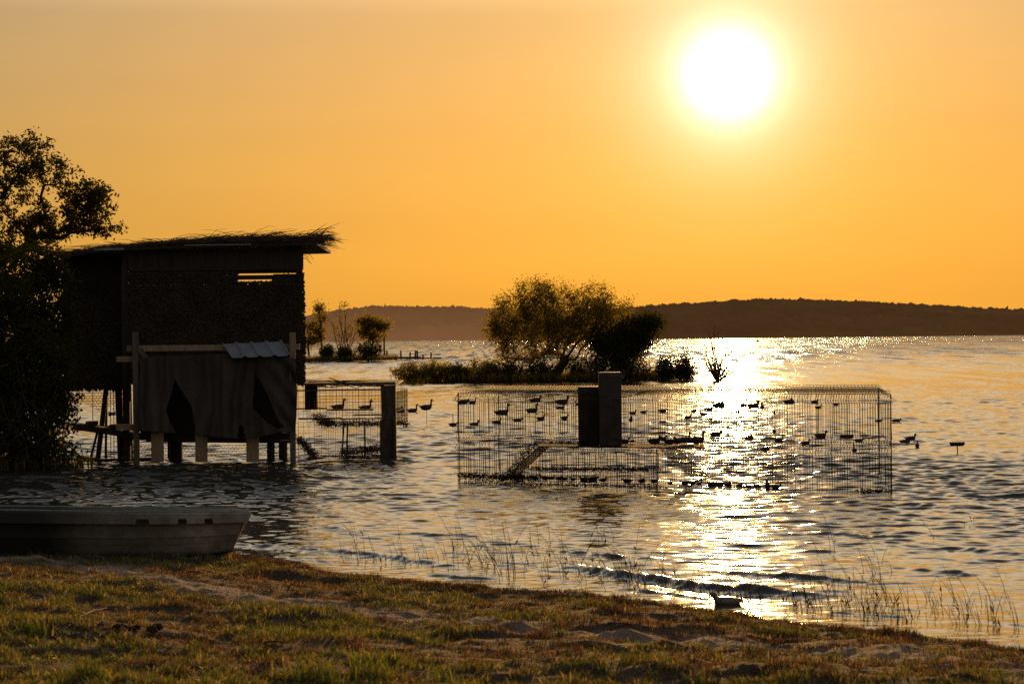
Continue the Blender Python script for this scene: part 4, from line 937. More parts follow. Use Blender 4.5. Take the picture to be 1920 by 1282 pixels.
def boat():
    p0 = at(471, 960, 26.3)
    root = empty('rowing_boat', (p0.x, 27.0, .02)); tag(root, 'weathered grey and teal plastic rowing boat beached on the bank', 'boat')
    Lb = 4.6; ns = 60; ring = []
    # outline of one side from keel to gunwale and down inside: (fraction of beam, height)
    prof = [(0, .0), (.45, .005), (.74, .03), (.80, .09), (.835, .235), (.885, .25), (.91, .40), (.915, .405), (1.0, .412), (1.0, .53), (.985, .545), (.93, .545), (.90, .53), (.86, .2), (.78, .12), (0, .10)]
    full = prof + [(-a, b) for a, b in prof[::-1][1:-1]]
    V = []; 
    for k in range(ns + 1):
        u = k / ns * Lb; f = u / Lb
        b_ = .70 * (1 - .10 * (1 - min(f / .35, 1)) ** 2) * (1 - max(0, (f - .5) / .5) ** 2.2)
        rise = .10 * max(0, f - .12) ** 1.4 * 1.6; keel = .18 * max(0, (f - .72) / .28) ** 2 + .07 * max(0, 1 - u / 1.1) ** 1.6
        rake = 0
        for a, h in full:
            hh = h * (1 + rise) + keel * (1 - h / .55)
            tr = -.10 * (h / .545) if k == 0 else 0       # transom rakes out at the top
            if k == 0: pass
            V.append((-(u) + .17 * (h / .545 - .62) * max(0, 1 - k / 5) + (.05 if h > .405 else 0) * max(0, 1 - k / 2), -a * max(b_, .01), hh))
    n = len(full); Fc = []
    for k in range(ns):
        for j in range(n):
            j2 = (j + 1) % n; Fc.append((k * n + j, k * n + j2, (k + 1) * n + j2, (k + 1) * n + j))
    # transom: close the ring at the stern with a strip
    m_ = len(prof)
    hull = MB(); hull.add(V, Fc); 
    tz = [(a, h) for a, h in prof[:12]]
    tv = [(.17 * (h / .545 - .62) + (.05 if h > .405 else 0), -a * .63, h + .07 * (1 - h / .55)) for a, h in prof[:12]] + [(.17 * (h / .545 - .62) + (.05 if h > .405 else 0), a * .63, h + .07 * (1 - h / .55)) for a, h in prof[1:12]][::-1]
    hull.add([(x + .004, y, z) for x, y, z in tv], [tuple(range(len(tv)))])
    hull.add([(x - .05, y, z) for x, y, z in tv], [tuple(range(len(tv)))[::-1]])
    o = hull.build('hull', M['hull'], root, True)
    md = o.modifiers.new('edges', 'EDGE_SPLIT'); md.split_angle = R(32)
    me = o.data
    # teal gunwale strip lies along the top of the rim
    gb = MB()
    for sgn in (-1, 1):
        pts = []
        for k in range(0, ns + 1):
            u = k / ns * Lb; f = u / Lb; b_ = .70 * (1 - .10 * (1 - min(f / .35, 1)) ** 2) * (1 - max(0, (f - .5) / .5) ** 2.2)
            rise = .10 * max(0, f - .12) ** 1.4 * 1.6; pts.append((-u + (.09 if k == 0 else 0), sgn * max(b_, .01) * .957, .548 * (1 + rise) + .003))
        gb.tube(pts, .014, 6)
    gb.build('gunwale', M['boat_teal'], root, True)
    for pu, w in ((1.12, .15), (.67, .10), (.37, .10)):
        b_ = .70 * (1 - .10 * (1 - min(pu / Lb / .35, 1)) ** 2); q_ = MB()
        q_.add([(-pu - w / 2, -b_ - .004, .42), (-pu + w * .5, -b_ - .004, .42), (-pu + w * .42, -b_ - .004, .475), (-pu - w * .5, -b_ - .004, .475)], [(0, 1, 2, 3)]); q_.build('recess_shade', M['soil'], root)  # flat dark patch on the lip, painted as the shade of a handle recess
    q_ = MB(); q_.box((-1.9, -.60, .30), (-1.6, .60, .34)); q_.build('thwart', M['boat'], root)
    q_ = MB(); q_.tube([(.115, -.5, .09), (.135, -.5, .09)], .02, 8); q_.build('drain_plug', M['tin'], root)
    root.rotation_euler = (R(-2.2), R(1.0), R(7.6))
    # put the near top corner of the stern where it belongs
    bpy.context.view_layer.update()
    w = root.matrix_world @ Vector((.115, -.63, .545)); root.location += (p0 - w); return root
boat()

# ================================================================== ducks
def bird_mesh(kind):
    bm = bmesh.new()
    def ball(x, z, rx, ry, rz, y=0, rot=0):
        m_ = Matrix.Translation((x, y, z)) @ Matrix.Rotation(rot, 4, 'Y') @ Matrix.Diagonal((rx, ry, rz, 1)); bmesh.ops.create_icosphere(bm, subdivisions=3, radius=1, matrix=m_)
    def chain(pts):
        for (a, b_) in zip(pts, pts[1:]):
            for t_ in range(6):
                f = t_ / 5; x, z, r_ = [a[i] + (b_[i] - a[i]) * f for i in range(3)]; ball(x, z, r_, r_, r_)
    ball(-.06, .055, .33, .165, .135); ball(.12, .065, .20, .14, .13); ball(-.30, .085, .17, .10, .055, rot=.20); ball(-.42, .115, .10, .055, .022, rot=.25)
    ball(-.12, .085, .26, .13, .075)
    if kind == 'goose': chain([(.22, .07, .095), (.29, .16, .068), (.29, .27, .052), (.31, .36, .052)]); hx, hz = .335, .385; hr = .070
    elif kind == 'low': chain([(.20, .08, .075), (.30, .13, .055), (.35, .16, .05)]); hx, hz = .37, .175; hr = .078
    elif kind == 'sleep': chain([(.16, .10, .08), (.15, .17, .06)]); hx, hz = .12, .20; hr = .078
    else: chain([(.20, .08, .09), (.27, .15, .066), (.29, .22, .058)]); hx, hz = .315, .265; hr = .078
    s_ = -1 if kind == 'sleep' else 1
    ball(hx, hz, hr * 1.12, hr * .85, hr * .92)
    me = bpy.data.meshes.new('raw'); bm.to_mesh(me); bm.free(); o = bpy.data.objects.new('raw', me); col.objects.link(o)
    md = o.modifiers.new('r', 'REMESH'); md.mode = 'VOXEL'; md.voxel_size = .014
    sm = o.modifiers.new('s', 'SMOOTH'); sm.factor = .5; sm.iterations = 4
    dg = bpy.context.evaluated_depsgraph_get(); me2 = bpy.data.meshes.new_from_object(o.evaluated_get(dg)); bpy.data.objects.remove(o)
    me2.name = 'body'; me2.shade_smooth(); me2.materials.clear()
    b = bmesh.new(); vs = []
    sec = [(0, .030, .024), (.06, .028, .014), (.125, .030, .007), (.14, .016, .004)]
    rings = []
    for (dx, ry, rz) in sec:
        rings.append([b.verts.new((hx + s_ * (hr * .75 + dx), math.cos(t_) * ry, hz - .012 - dx * .12 + math.sin(t_) * rz)) for t_ in [2 * PI * i / 8 for i in range(8)]])
    for r1, r2 in zip(rings, rings[1:]):
        for i in range(8): b.faces.new((r1[i], r1[(i + 1) % 8], r2[(i + 1) % 8], r2[i]))
    b.faces.new(rings[-1]); mb_ = bpy.data.meshes.new('bill'); b.to_mesh(mb_); b.free(); mb_.shade_smooth(); mb_.materials.append(M['bill'])
    return me2, mb_
BM = {k: bird_mesh(k) for k in ('goose', 'duck', 'low', 'sleep')}
for k in BM: BM[k][0].materials.append(M['duck'])
BMP = BM['duck'][0].copy(); BMP.materials.clear(); BMP.materials.append(M['duckp'])
def bird(kind, loc, size, yaw, label, name='duck', group=None, pitch=0, pale=False, legs=False, stake=False, zs=1.45):
    root = empty(name, loc); root.rotation_euler = (0, R(-pitch), R(yaw)); root.scale = (size * 1.05, size * 1.1, size * zs)
    tag(root, label, 'goose' if name == 'goose' else 'decoy' if name == 'duck_decoy' else 'duck', group)
    me, bl = BM[kind]
    o = bpy.data.objects.new('body', BMP if pale else me); col.objects.link(o); o.parent = root
    o2 = bpy.data.objects.new('bill', bl); col.objects.link(o2); o2.parent = root
    if legs:
        o.location.z = o2.location.z = .14
        for sy in (-.05, .05):
            mb = MB(); mb.tube([(0, sy, .12), (.01, sy, .04), (.0, sy, .008)], [.018, .012, .012], 5); mb.add([(-.02, sy - .01, .004), (.09, sy - .045, .004), (.10, sy, .008), (.09, sy + .045, .004), (-.02, sy + .01, .004)], [(0, 1, 2, 3, 4)]); mb.build('leg', M['bill'], root)
    if stake:
        mb = MB(); mb.tube([(0, 0, .02), (.02, 0, -stake / size)], .016, 5); mb.build('stake', M['dark_wood'], root)
    return root
def floatbird(px, py, w, kind, yaw, label, name='duck', group=None, **k):
    p = ground(px, py, .0); p.z = .022
    bird(kind, tuple(p), w * p.y / F * (1.0 if abs(math.sin(R(yaw))) < .5 else 1.6), yaw, label, name, group, **k)
G1 = 'geese floating upright beyond the cages'; G2 = 'small ducks drifting behind the big cage on its left half'; G3 = 'ducks bobbing in the glitter behind the big cage'; G4 = 'ducks resting in a row along the foot of the big cage'
for args in [
    (635, 767, 30, 'goose', 0, 'upright goose silhouette seen through the small cage, nearer the hut', 'goose', G1),
    (686, 768, 28, 'goose', 4, 'upright goose seen through the small cage beside its thick right post', 'goose', G1),
    (750, 773, 26, 'sleep', 10, 'resting duck half behind the right end mesh of the small cage', 'duck', G1),
    (774, 773, 23, 'goose', 0, 'goose with raised head just right of the small cage', 'goose', G1),
    (869, 757, 25, 'low', 0, 'low duck trailing at the top left corner of the big cage', 'duck', G1),
    (886, 757, 18, 'goose', 0, 'goose with head up at the top left corner of the big cage', 'goose', G1),
    (942, 778, 32, 'goose', 0, 'largest goose, behind the left part of the big cage mesh', 'goose', G1),
    (998, 773.5, 27, 'goose', 0, 'goose with raised head, next right of the largest goose', 'goose', G1),
    (1005, 754, 26, 'duck', 8, 'duck high up under the cage roof line, above the row of geese', 'duck', G1),
    (1055, 757.5, 30, 'duck', 0, 'farther duck of the overlapping pair left of the dark boxes', 'duck', G1),
    (1051, 768, 20, 'goose', 0, 'nearer upright bird of the pair left of the dark boxes', 'goose', G1),
    (1085, 761, 18, 'duck', 180, 'duck partly hidden by the squat dark box', 'duck', G1),
    (850, 799, 19, 'low', 0, 'small low duck just outside the left end of the big cage', 'duck', G2),
    (890, 799, 22, 'duck', 0, 'small duck leading edge of the line, first inside the cage outline', 'duck', G2),
    (932, 795, 21, 'duck', 0, 'small duck below the largest goose', 'duck', G2),
    (971, 791, 21, 'low', 0, 'flat low duck in the middle of the small duck line', 'duck', G2),
    (1014, 787.5, 19, 'duck', 0, 'small duck below the goose left of the dark boxes', 'duck', G2),
    (1059, 786.5, 18, 'duck', 0, 'small duck closest to the squat dark box', 'duck', G2),
    (1187, 777, 16, 'duck', 0, 'small duck just right of the tall dark box', 'duck', G3),
    (1207, 775, 15, 'low', 0, 'flat low duck a little right of the tall dark box', 'duck', G3),
    (1183, 790, 13, 'duck', -80, 'small round duck facing the shore beside the tall dark box', 'duck', G3),
    (1243, 773, 19, 'low', 0, 'slender low duck left of the brightest glitter', 'duck', G3),
    (1290, 785.5, 17, 'duck', 0, 'duck at the left edge of the glitter cluster', 'duck', G3),
    (1302, 773, 14, 'sleep', 0, 'small hunched duck topmost at the left of the glitter cluster', 'duck', G3),
    (1318, 779, 17, 'duck', 180, 'dark duck facing left in the glitter cluster', 'duck', G3),
    (1330, 770, 20, 'duck', 0, 'duck with raised head just left of the large hunched bird', 'duck', G3),
    (1350, 763.5, 28, 'sleep', 0, 'large hunched bird high in the glitter', 'duck', G3),
    (1332, 788, 13, 'duck', 0, 'tiny duck below the glitter cluster', 'duck', G3),
    (1383, 775, 12, 'sleep', 0, 'tiny hunched duck in the middle of the sun glitter', 'duck', G3),
    (1394, 763, 17, 'sleep', 180, 'hunched duck facing left high in the sun glitter', 'duck', G3),
    (1413, 764, 26, 'duck', 0, 'longer duck high at the right rim of the sun glitter', 'duck', G3),
    (1429, 766, 13, 'duck', 90, 'duck seen from behind beside the longer one in the glitter', 'duck', G3),
    (1452, 777, 10, 'sleep', 90, 'tiny round duck alone right of the sun glitter', 'duck', G3),
    (1481, 757, 26, 'sleep', 0, 'low hunched bird near the cage roof right of the glitter', 'duck', G3),
    (1528, 756, 16, 'duck', 0, 'farther small duck above the stake decoy', 'duck', G3),
    (1568, 760.5, 14, 'low', 0, 'small flat duck right of the stake decoy', 'duck', G3),
    (1648, 791.5, 15, 'low', 0, 'small flat duck inside the right end of the cage outline', 'duck', G3),
    (1681, 792, 20, 'low', 0, 'small flat duck just outside the right end of the cage', 'duck', G3),
    (1342, 818, 26, 'low', 0, 'duck in bright glitter right of the long necked goose', 'duck', G3),
    (1406, 825, 23, 'sleep', 0, 'resting duck at the centre of the sun glitter', 'duck', G3),
    (1452, 811, 12, 'duck', 90, 'small duck seen end on, above the tall headed one', 'duck', G3),
    (1461, 829, 22, 'goose', 0, 'bird with tall raised head right of the glitter centre', 'goose', G3),
    (1436, 846, 23, 'sleep', 0, 'round hunched duck low in the sun glitter', 'duck', G3),
    (1511, 834, 21, 'duck', 0, 'duck facing right, lower left of the headless float', 'duck', G3),
    (1540, 821, 27, 'duck', 0, 'clear duck profile with curved head, left of the headless float', 'duck', G3),
    (1611, 829.5, 20, 'low', 0, 'flat duck just below the headless float', 'duck', G3),
    (1602, 848, 15, 'goose', 90, 'round bodied bird seen from behind on the cage mid line', 'goose', G3),
    (1698, 832, 25, 'sleep', 0, 'nearer rounder duck of the overlapping pair right of the cage', 'duck', None),
    (1708, 826, 25, 'duck', 0, 'farther duck with raised head of the pair right of the cage', 'duck', None),
    (1720, 838.5, 14, 'duck', 78, 'duck seen from behind below the pair right of the cage', 'duck', None)]:
    if args[7] is None: args = args[:7]
    floatbird(*args)
row = [(972, 900, 30, 'sleep', 0), (1002, 899, 15, 'duck', 0), (1022, 901, 20, 'low', 180), (1034, 901, 16, 'duck', 0), (1051, 902, 20, 'sleep', 0), (1060, 902, 14, 'duck', 0), (1074, 903, 14, 'duck', 180), (1094, 904, 20, 'duck', 180), (1112, 904, 24, 'low', 0), (1131, 905, 18, 'duck', 0),
       (1176, 907, 22, 'low', 180), (1204, 907, 20, 'sleep', 0), (1227, 907, 18, 'duck', 0), (1257, 911, 13, 'sleep', 0), (1284, 911, 20, 'low', 180), (1299, 911, 15, 'duck', 0), (1311, 912, 14, 'duck', 0), (1335, 914, 22, 'low', 180), (1351, 914, 16, 'duck', 0), (1366, 914, 20, 'sleep', 0), (1387, 915, 16, 'duck', 0), (1401, 917, 16, 'sleep', 180), (1420, 917, 18, 'duck', 180), (1439, 917, 18, 'duck', 90), (1455, 918, 22, 'low', 0)]
ordn = ['first', 'second', 'third', 'fourth', 'fifth', 'sixth', 'seventh', 'eighth', 'ninth', 'tenth', 'eleventh', 'twelfth', 'thirteenth']
look = {'sleep': 'hunched dark duck', 'duck': 'dark duck with head up', 'low': 'flat lying dark duck', 'goose': 'upright dark bird'}
for i, (px, py, w, k, yw) in enumerate(row):
    lab = look[k] + (', %s from the left in the row at the cage foot' % ordn[i] if i < 13 else ', %s from the right in the row at the cage foot' % ordn[len(row) - 1 - i])
    floatbird(px, py - 1.5, w, k, yw, lab, 'duck', G4)
# birds standing on the platform
for px, py, w, k, yw, lab, nm in [
    (1172, 835, 22, 'duck', 0, 'duck half hidden behind the base of the tall dark box', 'duck'),
    (1186, 831, 12, 'sleep', 0, 'small duck beside the base of the tall dark box', 'duck'),
    (1228, 836, 30, 'duck', 12, 'plump duck standing first on the open platform', 'duck'),
    (1243, 829, 20, 'duck', -10, 'duck partly behind the plump one on the platform', 'duck'),
    (1256, 836, 26, 'duck', 0, 'second duck of the tight group on the platform', 'duck'),
    (1270, 835, 28, 'low', 0, 'low duck in the middle of the platform group', 'duck'),
    (1284, 833, 28, 'goose', 5, 'taller goose with head up in the middle of the platform group', 'goose'),
    (1295, 833, 24, 'duck', 0, 'short necked duck just behind the long necked goose', 'duck'),
    (1308, 836, 34, 'goose', 0, 'long necked goose facing right at the end of the platform', 'goose')]:
    p = ground(px, py - .5, ZP + .004); bird(k, tuple(p), w * p.y / F, yw, lab, nm, 'birds standing on the cage platform', legs=True)
# decoys on stakes and floats
p = ground(800, 796); z_ = zat(800, 766, p.y); bird('goose', (p.x, p.y, z_), 28 * p.y / F, 0, 'goose decoy fixed on a thin stake right of the small cage', 'duck_decoy', stake=z_ + .3)
p = ground(1535, 802); z_ = zat(1535, 765, p.y); bird('duck', (p.x, p.y, z_), 15 * p.y / F, 0, 'small decoy on a tall thin stake seen through the cage', 'duck_decoy', stake=z_ + .3)
def flat_float(px, py, w, z_, label, top, stake_):
    p = ground(px, py + stake_); k = p.y / F; root = empty('flat_decoy', (p.x, p.y, 0)); tag(root, label, 'decoy')
    mb = MB(); hw = w * k / 2; ring = [(math.cos(t_) * hw, math.sin(t_) * hw * .5) for t_ in [2 * PI * i / 20 for i in range(20)]]
    V = [(x, y, z_ + .0) for x, y in ring] + [(x * .8, y * .8, z_ - .06) for x, y in ring]
    mb.add(V, [(i, (i + 1) % 20, 20 + (i + 1) % 20, 20 + i) for i in range(20)] + [tuple(range(20)), tuple(range(20, 40))[::-1]]); mb.build('body', M['duck'], root)
    mb = MB(); V = [(x * 1.0, y * 1.0, z_ + .003) for x, y in ring] + [(x * .9, y * .9, z_ + .03) for x, y in ring]
    mb.add(V, [(i, (i + 1) % 20, 20 + (i + 1) % 20, 20 + i) for i in range(20)] + [tuple(range(20, 40))]); mb.build('deck', M[top], root)
    if stake_: mb = MB(); mb.tube([(0, 0, z_ - .06), (.01, 0, -.3)], .012, 5); mb.build('stake', M['dark_wood'], root)
flat_float(1795, 832, 30, .22, 'flat green topped decoy float on a stake right of the cage', 'green', 18)
flat_float(1588, 821, 27, .06, 'headless flat float among the ducks behind the cage', 'duck', 0)
p = ground(850, 799); mb = MB(); mb.tube([(p.x, p.y, -.2), (p.x - .01, p.y, zat(850, 777, p.y))], .012, 5); tag(mb.build('marker_stick', M['dark_wood'], origin=tuple(p)), 'thin upright stick beside the duck at the cage left end', 'stick')
# the duck on the beach
p = on_bank(1362, 1149)
bird('duck', (p.x, p.y, max(p.z, 0.0) + .005), 70 * p.y / F, 184, 'brown duck resting at the waterline in the foreground, facing left', 'duck', pale=True, zs=.95)

# ================================================================== reeds
def stalks(name, label, pts, kind, seed, group=None, hs=.42):
    r_ = random.Random(seed); mb = MB(); seen = []
    o = Vector((sum(p.x for p in pts) / len(pts), sum(p.y for p in pts) / len(pts), 0))
    for p in pts:
        h = hs * r_.uniform(.35, 1.35); lean = h * r_.uniform(.05, .75) * (-1 if r_.random() < .88 else 1)
        q_ = [Vector((p.x + lean * f ** 2, p.y + lean * .1 * f, -.15 + (h + .15) * f - .12 * abs(lean) * f ** 3)) for f in (0, .35, .6, .8, 1)]
        mb.tube(q_, [.0036, .0034, .003, .0024, .0014], 3)
        if kind is None and len(mb.v) > 20:    # creeping rootstock in the mud joins the stems of a clump
            nb = min(seen, key=lambda w_: (w_ - p).length); mb.tube([Vector((p.x, p.y, -.15)), Vector((nb.x, nb.y, -.15))], .006, 3)
        seen.append(p)
        if r_.random() < .28:    # a broken leaf or a dead head near the base
            a = q_[r_.choice((1, 2))]; d = Vector((r_.uniform(-.05, .05), 0, r_.uniform(.02, .08))); mb.add([a, a + d * .5 + Vector((.010, 0, 0)), a + d, a + d * .5 - Vector((.010, 0, 0))], [(0, 1, 2, 3)])
    ob = mb.build(name, M['reed'], origin=tuple(o)); tag(ob, label, 'reeds', group, kind); return ob
r_ = random.Random(77)
def cluster(cx, cy, sx, sy, n): return [ground(r_.gauss(cx, sx), r_.gauss(cy, sy)) for _ in range(n)]
GR = 'reed clumps in the shallows'
for (cx, cy, sx, sy, n, hs, lab) in [(a[0], a[1], a[2] * .75, a[3] * .9, int(a[4] * (.7 if a[0] < 1500 else .4)), a[5], a[6]) for a in [
        (940, 1070, 22, 12, 34, .50, 'tallest arching reed clump left of centre near the waterline'),
        (860, 1040, 10, 6, 7, .50, 'few long arching reeds in front of the gap between the cages'),
        (1060, 1080, 26, 8, 16, .42, 'sparse reed clump below the squat dark box'),
        (1130, 1015, 22, 6, 9, .40, 'short stubby reed clump standing farther out left of the glitter'),
        (1180, 1085, 26, 12, 24, .45, 'reed clump at the left edge of the sun glitter'),
        (1640, 1095, 34, 16, 40, .33, 'thickest reed clump right of the sun glitter'),
        (1560, 1115, 34, 14, 30, .28, 'reed clump on the small breaker left of the thickest clump'),
        (1560, 1035, 24, 6, 8, .45, 'scattered tall stems standing out right of the glitter'),
        (1755, 1015, 4, 3, 3, .34, 'lone pair of dark reed stems far out to the right'),
        (1825, 985, 9, 3, 8, .20, 'small tufted reed clump farthest out at the right'),
        (1860, 1140, 40, 10, 14, .32, 'loose reed clump near the right edge by the foaming ripple'),
        (1770, 1125, 30, 14, 14, .34, 'thin curved reeds right of the thickest clump')]]:
    stalks('reed_clump', lab, cluster(cx, cy, sx, sy, n), None, int(cx), GR, hs)
pts = [ground(px, np.interp(px, [640, 1060, 1440, 1920], [1050, 1080, 1130, 1180]) - abs(r_.gauss(0, 26)) + 6) for px in [r_.uniform(640, 1920) for _ in range(300)]]
stalks('scattered_reeds', 'thin reed stems scattered along the shallows', pts, 'stuff', 3, hs=.24)
pts = [ground(px, np.interp(px, [640, 1060, 1440, 1920], [1058, 1090, 1140, 1190]) - abs(r_.gauss(0, 10))) for px in [r_.uniform(1180, 1720) for _ in range(190)]]
stalks('scattered_reeds', 'short reed stubble along the bright edge', pts, 'stuff', 4, hs=.16)

# ================================================================== grass on the bank
def grass_mat(name, trans):
    def fn(q, out):
        a = q.n('ShaderNodeAttribute', attribute_name='tone')
        c = q.ramp(a.outputs['Fac'], [(0, (.018, .010, .005)), (.30, (.100, .055, .020)), (.48, (.18, .112, .042)), (.56, (.032, .038, .005)), (.85, (.115, .150, .010)), (1, (.42, .30, .14))])
        d = q.n('ShaderNodeBsdfDiffuse'); q.l(c, d.inputs[0]); t = q.n('ShaderNodeBsdfTranslucent'); q.l(q.mix(1.0, c, (2.0, 1.75, .8), 'MULTIPLY'), t.inputs[0])
        mx = q.n('ShaderNodeMixShader'); mx.inputs[0].default_value = trans; q.l(d.outputs[0], mx.inputs[1]); q.l(t.outputs[0], mx.inputs[2])
        gl_ = q.n('ShaderNodeBsdfGlossy'); gl_.inputs['Roughness'].default_value = .4; m2 = q.n('ShaderNodeMixShader'); m2.inputs[0].default_value = .06; q.l(mx.outputs[0], m2.inputs[1]); q.l(gl_.outputs[0], m2.inputs[2])
        q.l(m2.outputs[0], out.inputs[0])
    return mat(name, fn)
M['grass'] = grass_mat('grass_blades', .5)
def blades(name, X, Y, h, w, tone, r_, lean=1.0, z=None):
    n = len(X); Z = terrain_z(X, Y) - .004 if z is None else z
    tk = track(X, Y); Z = Z + .035 * tk * fbm(X * 5, Y * 5, 3)
    P = np.stack([X, Y, Z], 1); az = r_.uniform(0, PI, n); la = r_.uniform(0, 2 * PI, n); ln = h * r_.uniform(.1, 1.1, n) * lean
    W_ = np.stack([np.cos(az), np.sin(az), 0 * az], 1) * (w / 2)[:, None]; Ld = np.stack([np.cos(la) * ln, np.sin(la) * ln, 0 * ln], 1)
    V = np.zeros((n, 5, 3)); up = np.array([[0, 0, 1.]])
    V[:, 0] = P - W_; V[:, 1] = P + W_; md = P + Ld * .35 + up * (h * .62)[:, None]; V[:, 2] = md + W_ * .75; V[:, 3] = md - W_ * .75; V[:, 4] = P + Ld + up * (h * .95)[:, None]
    i = np.arange(n)[:, None] * 5
    o = npmesh(name, V.reshape(-1, 3), i + np.array([[0, 1, 2, 3]]), M['grass'], Ft=i + np.array([[3, 2, 4]]))
    a = o.data.attributes.new('tone', 'FLOAT', 'POINT'); a.data.foreach_set('value', np.repeat(tone, 5).astype(np.float32)); return o
r_ = np.random.default_rng(21)
n = 780000
Y = r_.uniform(11.5, 29, n) ; X = r_.uniform(-.35, .35, n) * Y
s = sdist(X, Y); tk = track(X, Y)
patch = fbm(X * 1.1, Y * 1.1 + 40, 4); fine = fbm(X * 5, Y * 5, 3)
tuft = fbm(X * 9, Y * 7, 2); green = np.clip(.40 + 1.7 * patch + .7 * fine + .05 * (s - 3), 0, 1)
dens = np.clip(.55 + 1.1 * fine + .4 * patch + 1.3 * tuft, .06, 1) * (1 - .96 * tk) * np.clip((s + .05) / .25, 0, 1)
keep = r_.random(n) < dens; X, Y, s, green, fine, tk, tuft = [v[keep] for v in (X, Y, s, green, fine, tk, tuft)]; n = len(X)
isg = r_.random(n) < green * .85
tone = np.where(isg, r_.uniform(.52, .95, n), r_.uniform(0, .5, n) ** 1.0); tone = np.where(r_.random(n) < .03, 1.0, tone); tone = np.where(s < .8, r_.uniform(0, .35, n) + .4 * (r_.random(n) < .15), tone)
h = r_.uniform(.010, .038, n) * (1 + 1.4 * np.clip(fine, -.4, 1) + 1.6 * np.clip(tuft, -.3, 1)) * np.where(isg, 1.25, .9)
tag(blades('bank_grass', X, Y, h, r_.uniform(.004, .010, n), tone, r_, 1.0), 'short trodden grass, brown and green, over the bank', 'grass', kind='stuff')
for k_, (px, py, sx, n, hh, lab) in enumerate([(160, 1272, 34, 110, .15, 'bright broad bladed grass tuft at the lower left corner'), (62, 1190, 34, 80, .16, 'green grass tuft at the left edge below the boat'),
        (590, 1275, 70, 170, .20, 'largest bright grass tuft at the bottom edge left of centre'), (700, 1275, 60, 110, .22, 'arching grass tuft at the bottom edge beside the largest one'), (830, 1275, 40, 60, .12, 'shorter bright tuft at the bottom edge nearest the centre'),
        (470, 1225, 24, 50, .09, 'small green tuft in the trodden grass above the largest one'), (1050, 1190, 18, 50, .08, 'small upright tuft on the sandy track'), (250, 1090, 22, 50, .07, 'low green tuft just below the boat')]):
    p = on_bank(px, min(py, 1279)); k = p.y / F; X = r_.normal(p.x, sx * k * .42, n); Y = r_.normal(p.y, sx * k * .42, n)
    o = blades('grass_tuft', X, Y, hh * r_.uniform(.35, 1.1, n), r_.uniform(.006, .013, n), r_.uniform(.68, .92, n), r_, .75); tag(o, lab, 'grass tuft', 'bright grass tufts on the bank')
# wrack along the water's edge
n = 60000; X = r_.uniform(-8, 7, n); t_ = np.abs(r_.normal(0, .30, n)) - .06; Y = np.interp(X, SHX, SHY) - t_ / .78
cl = fbm(X * 2.2, Y * 2.2 + 9, 3); kp = r_.random(n) < np.clip(.4 + 1.6 * cl, 0, 1); X, Y, cl = X[kp], Y[kp], cl[kp]; n = len(X)
o = blades('wrack', X, Y, r_.uniform(.01, .05, n) * (1 + cl), r_.uniform(.004, .010, n), np.where(r_.random(n) < .12, .75, r_.uniform(0, .30, n)), r_, 1.5); tag(o, 'brown weed washed up along the waterline', 'weed', kind='stuff')
# lumps, straws, sticks, stones
def lump(px, py, w, h, label, seed):
    p = on_bank(px, py); k = p.y / F; rr = random.Random(seed); bm = bmesh.new()
    for j in range(9):
        x = rr.uniform(-.5, .5) * w * k; rad = rr.uniform(.25, .5) * h * k
        bmesh.ops.create_icosphere(bm, subdivisions=3, radius=1, matrix=Matrix.Translation((x, rr.uniform(-.3, .3) * w * k, rad * .35)) @ Matrix.Diagonal((rad * 1.5, rad * 1.4, rad, 1)))
    for v in bm.verts: v.co += Vector([rr.uniform(-1, 1) for _ in range(3)]) * .006
    me = bpy.data.meshes.new('soil_clump'); bm.to_mesh(me); bm.free(); o = link('soil_clump', me, M['soil'], None, tuple(p)); tag(o, label, 'soil clump')
lump(142, 1203, 60, 26, 'dark crumbly soil clump in the grass at lower left', 1); lump(235, 1178, 120, 14, 'long low dark soil clump right of the crumbly one', 2)
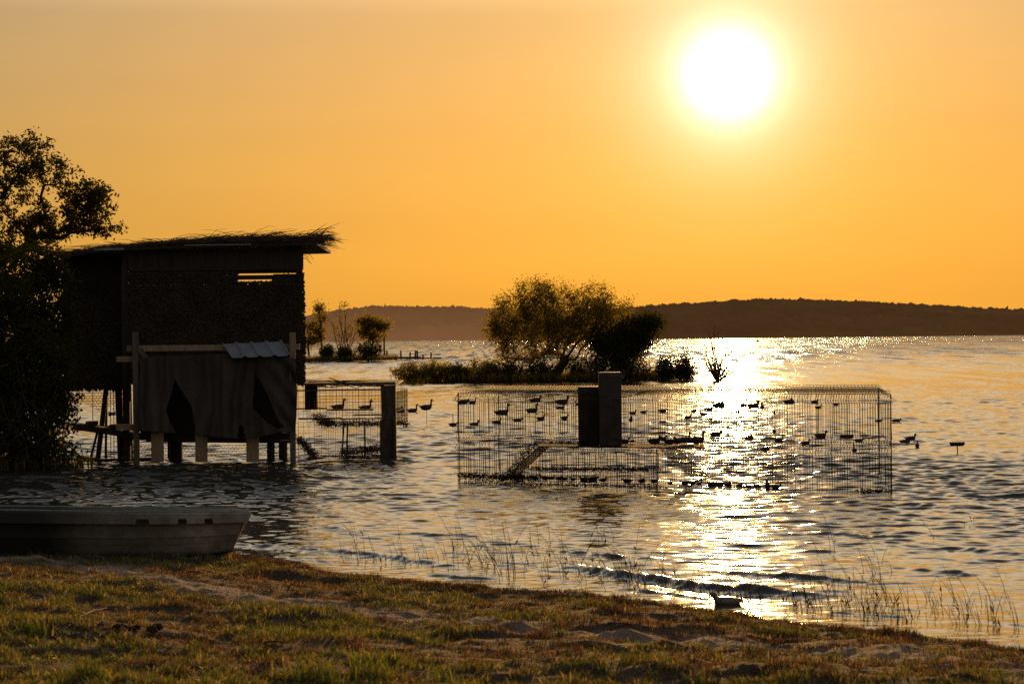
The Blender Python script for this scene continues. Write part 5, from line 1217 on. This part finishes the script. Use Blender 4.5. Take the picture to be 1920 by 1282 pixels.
def straw(name, pts, rad, m, label, cat):
    P = [on_bank(x, y) for x, y in pts]; b = P[0]; Q = []
    for (x, y), z_ in zip(pts, [0] * len(pts)):
        q_ = at(x, y, b.y); Q.append(q_)
    mb = MB(); mb.tube(Q, rad, 5); tag(mb.build(name, M[m], origin=tuple(b)), label, cat)
straw('dry_straw', [(1378, 1200), (1377, 1192), (1382, 1185), (1392, 1182), (1402, 1183)], .004, 'straw', 'pale bent straw arching over the sandy track at the right', 'straw')
straw('dry_straw', [(488, 1064), (493, 1056), (505, 1052), (520, 1053), (535, 1060)], .005, 'grey_wood', 'pale bent stalk arching on the bank right of the boat', 'straw')
for k_, (x0, y0, x1, y1, lab) in enumerate([(150, 1158, 200, 1142, 'thin crooked stick in the grass below the boat'), (495, 1208, 535, 1207, 'short dark stick lying flat in the grass near the bottom'), (538, 1112, 548, 1092, 'small upright twig beside the sandy track'), (1140, 1170, 1210, 1178, 'long thin dead stick on the sandy track')]):
    a, b_ = on_bank(x0, y0), on_bank(x1, y1); a.z += .012; b_.z += .012
    if k_ == 2: b_ = at(x1, y1, a.y)
    mb = MB(); mb.tube([a, a.lerp(b_, .5) + Vector((0, 0, .012)), b_], [.008, .007, .004], 5); tag(mb.build('stick', M['dark_wood'], origin=tuple(a)), lab, 'stick')
for k_, (px, py, lab) in enumerate([(300, 1222, 'small pale stone in the grass near the bottom left'), (420, 1174, 'tiny pale stone in the middle of the grass'), (240, 1188, 'small pale stone against the long soil clump'), (52, 1168, 'tiny bright stone at the left edge')]):
    p = on_bank(px, py); bm = bmesh.new(); bmesh.ops.create_icosphere(bm, subdivisions=2, radius=1, matrix=Matrix.Translation((0, 0, .008)) @ Matrix.Diagonal((.025, .018, .014, 1)))
    for v in bm.verts: v.co += Vector([random.uniform(-1, 1) for _ in range(3)]) * .002
    me = bpy.data.meshes.new('stone'); bm.to_mesh(me); bm.free(); tag(link('stone', me, M['stone'], None, tuple(p)), lab, 'stone', 'pale stones in the grass')
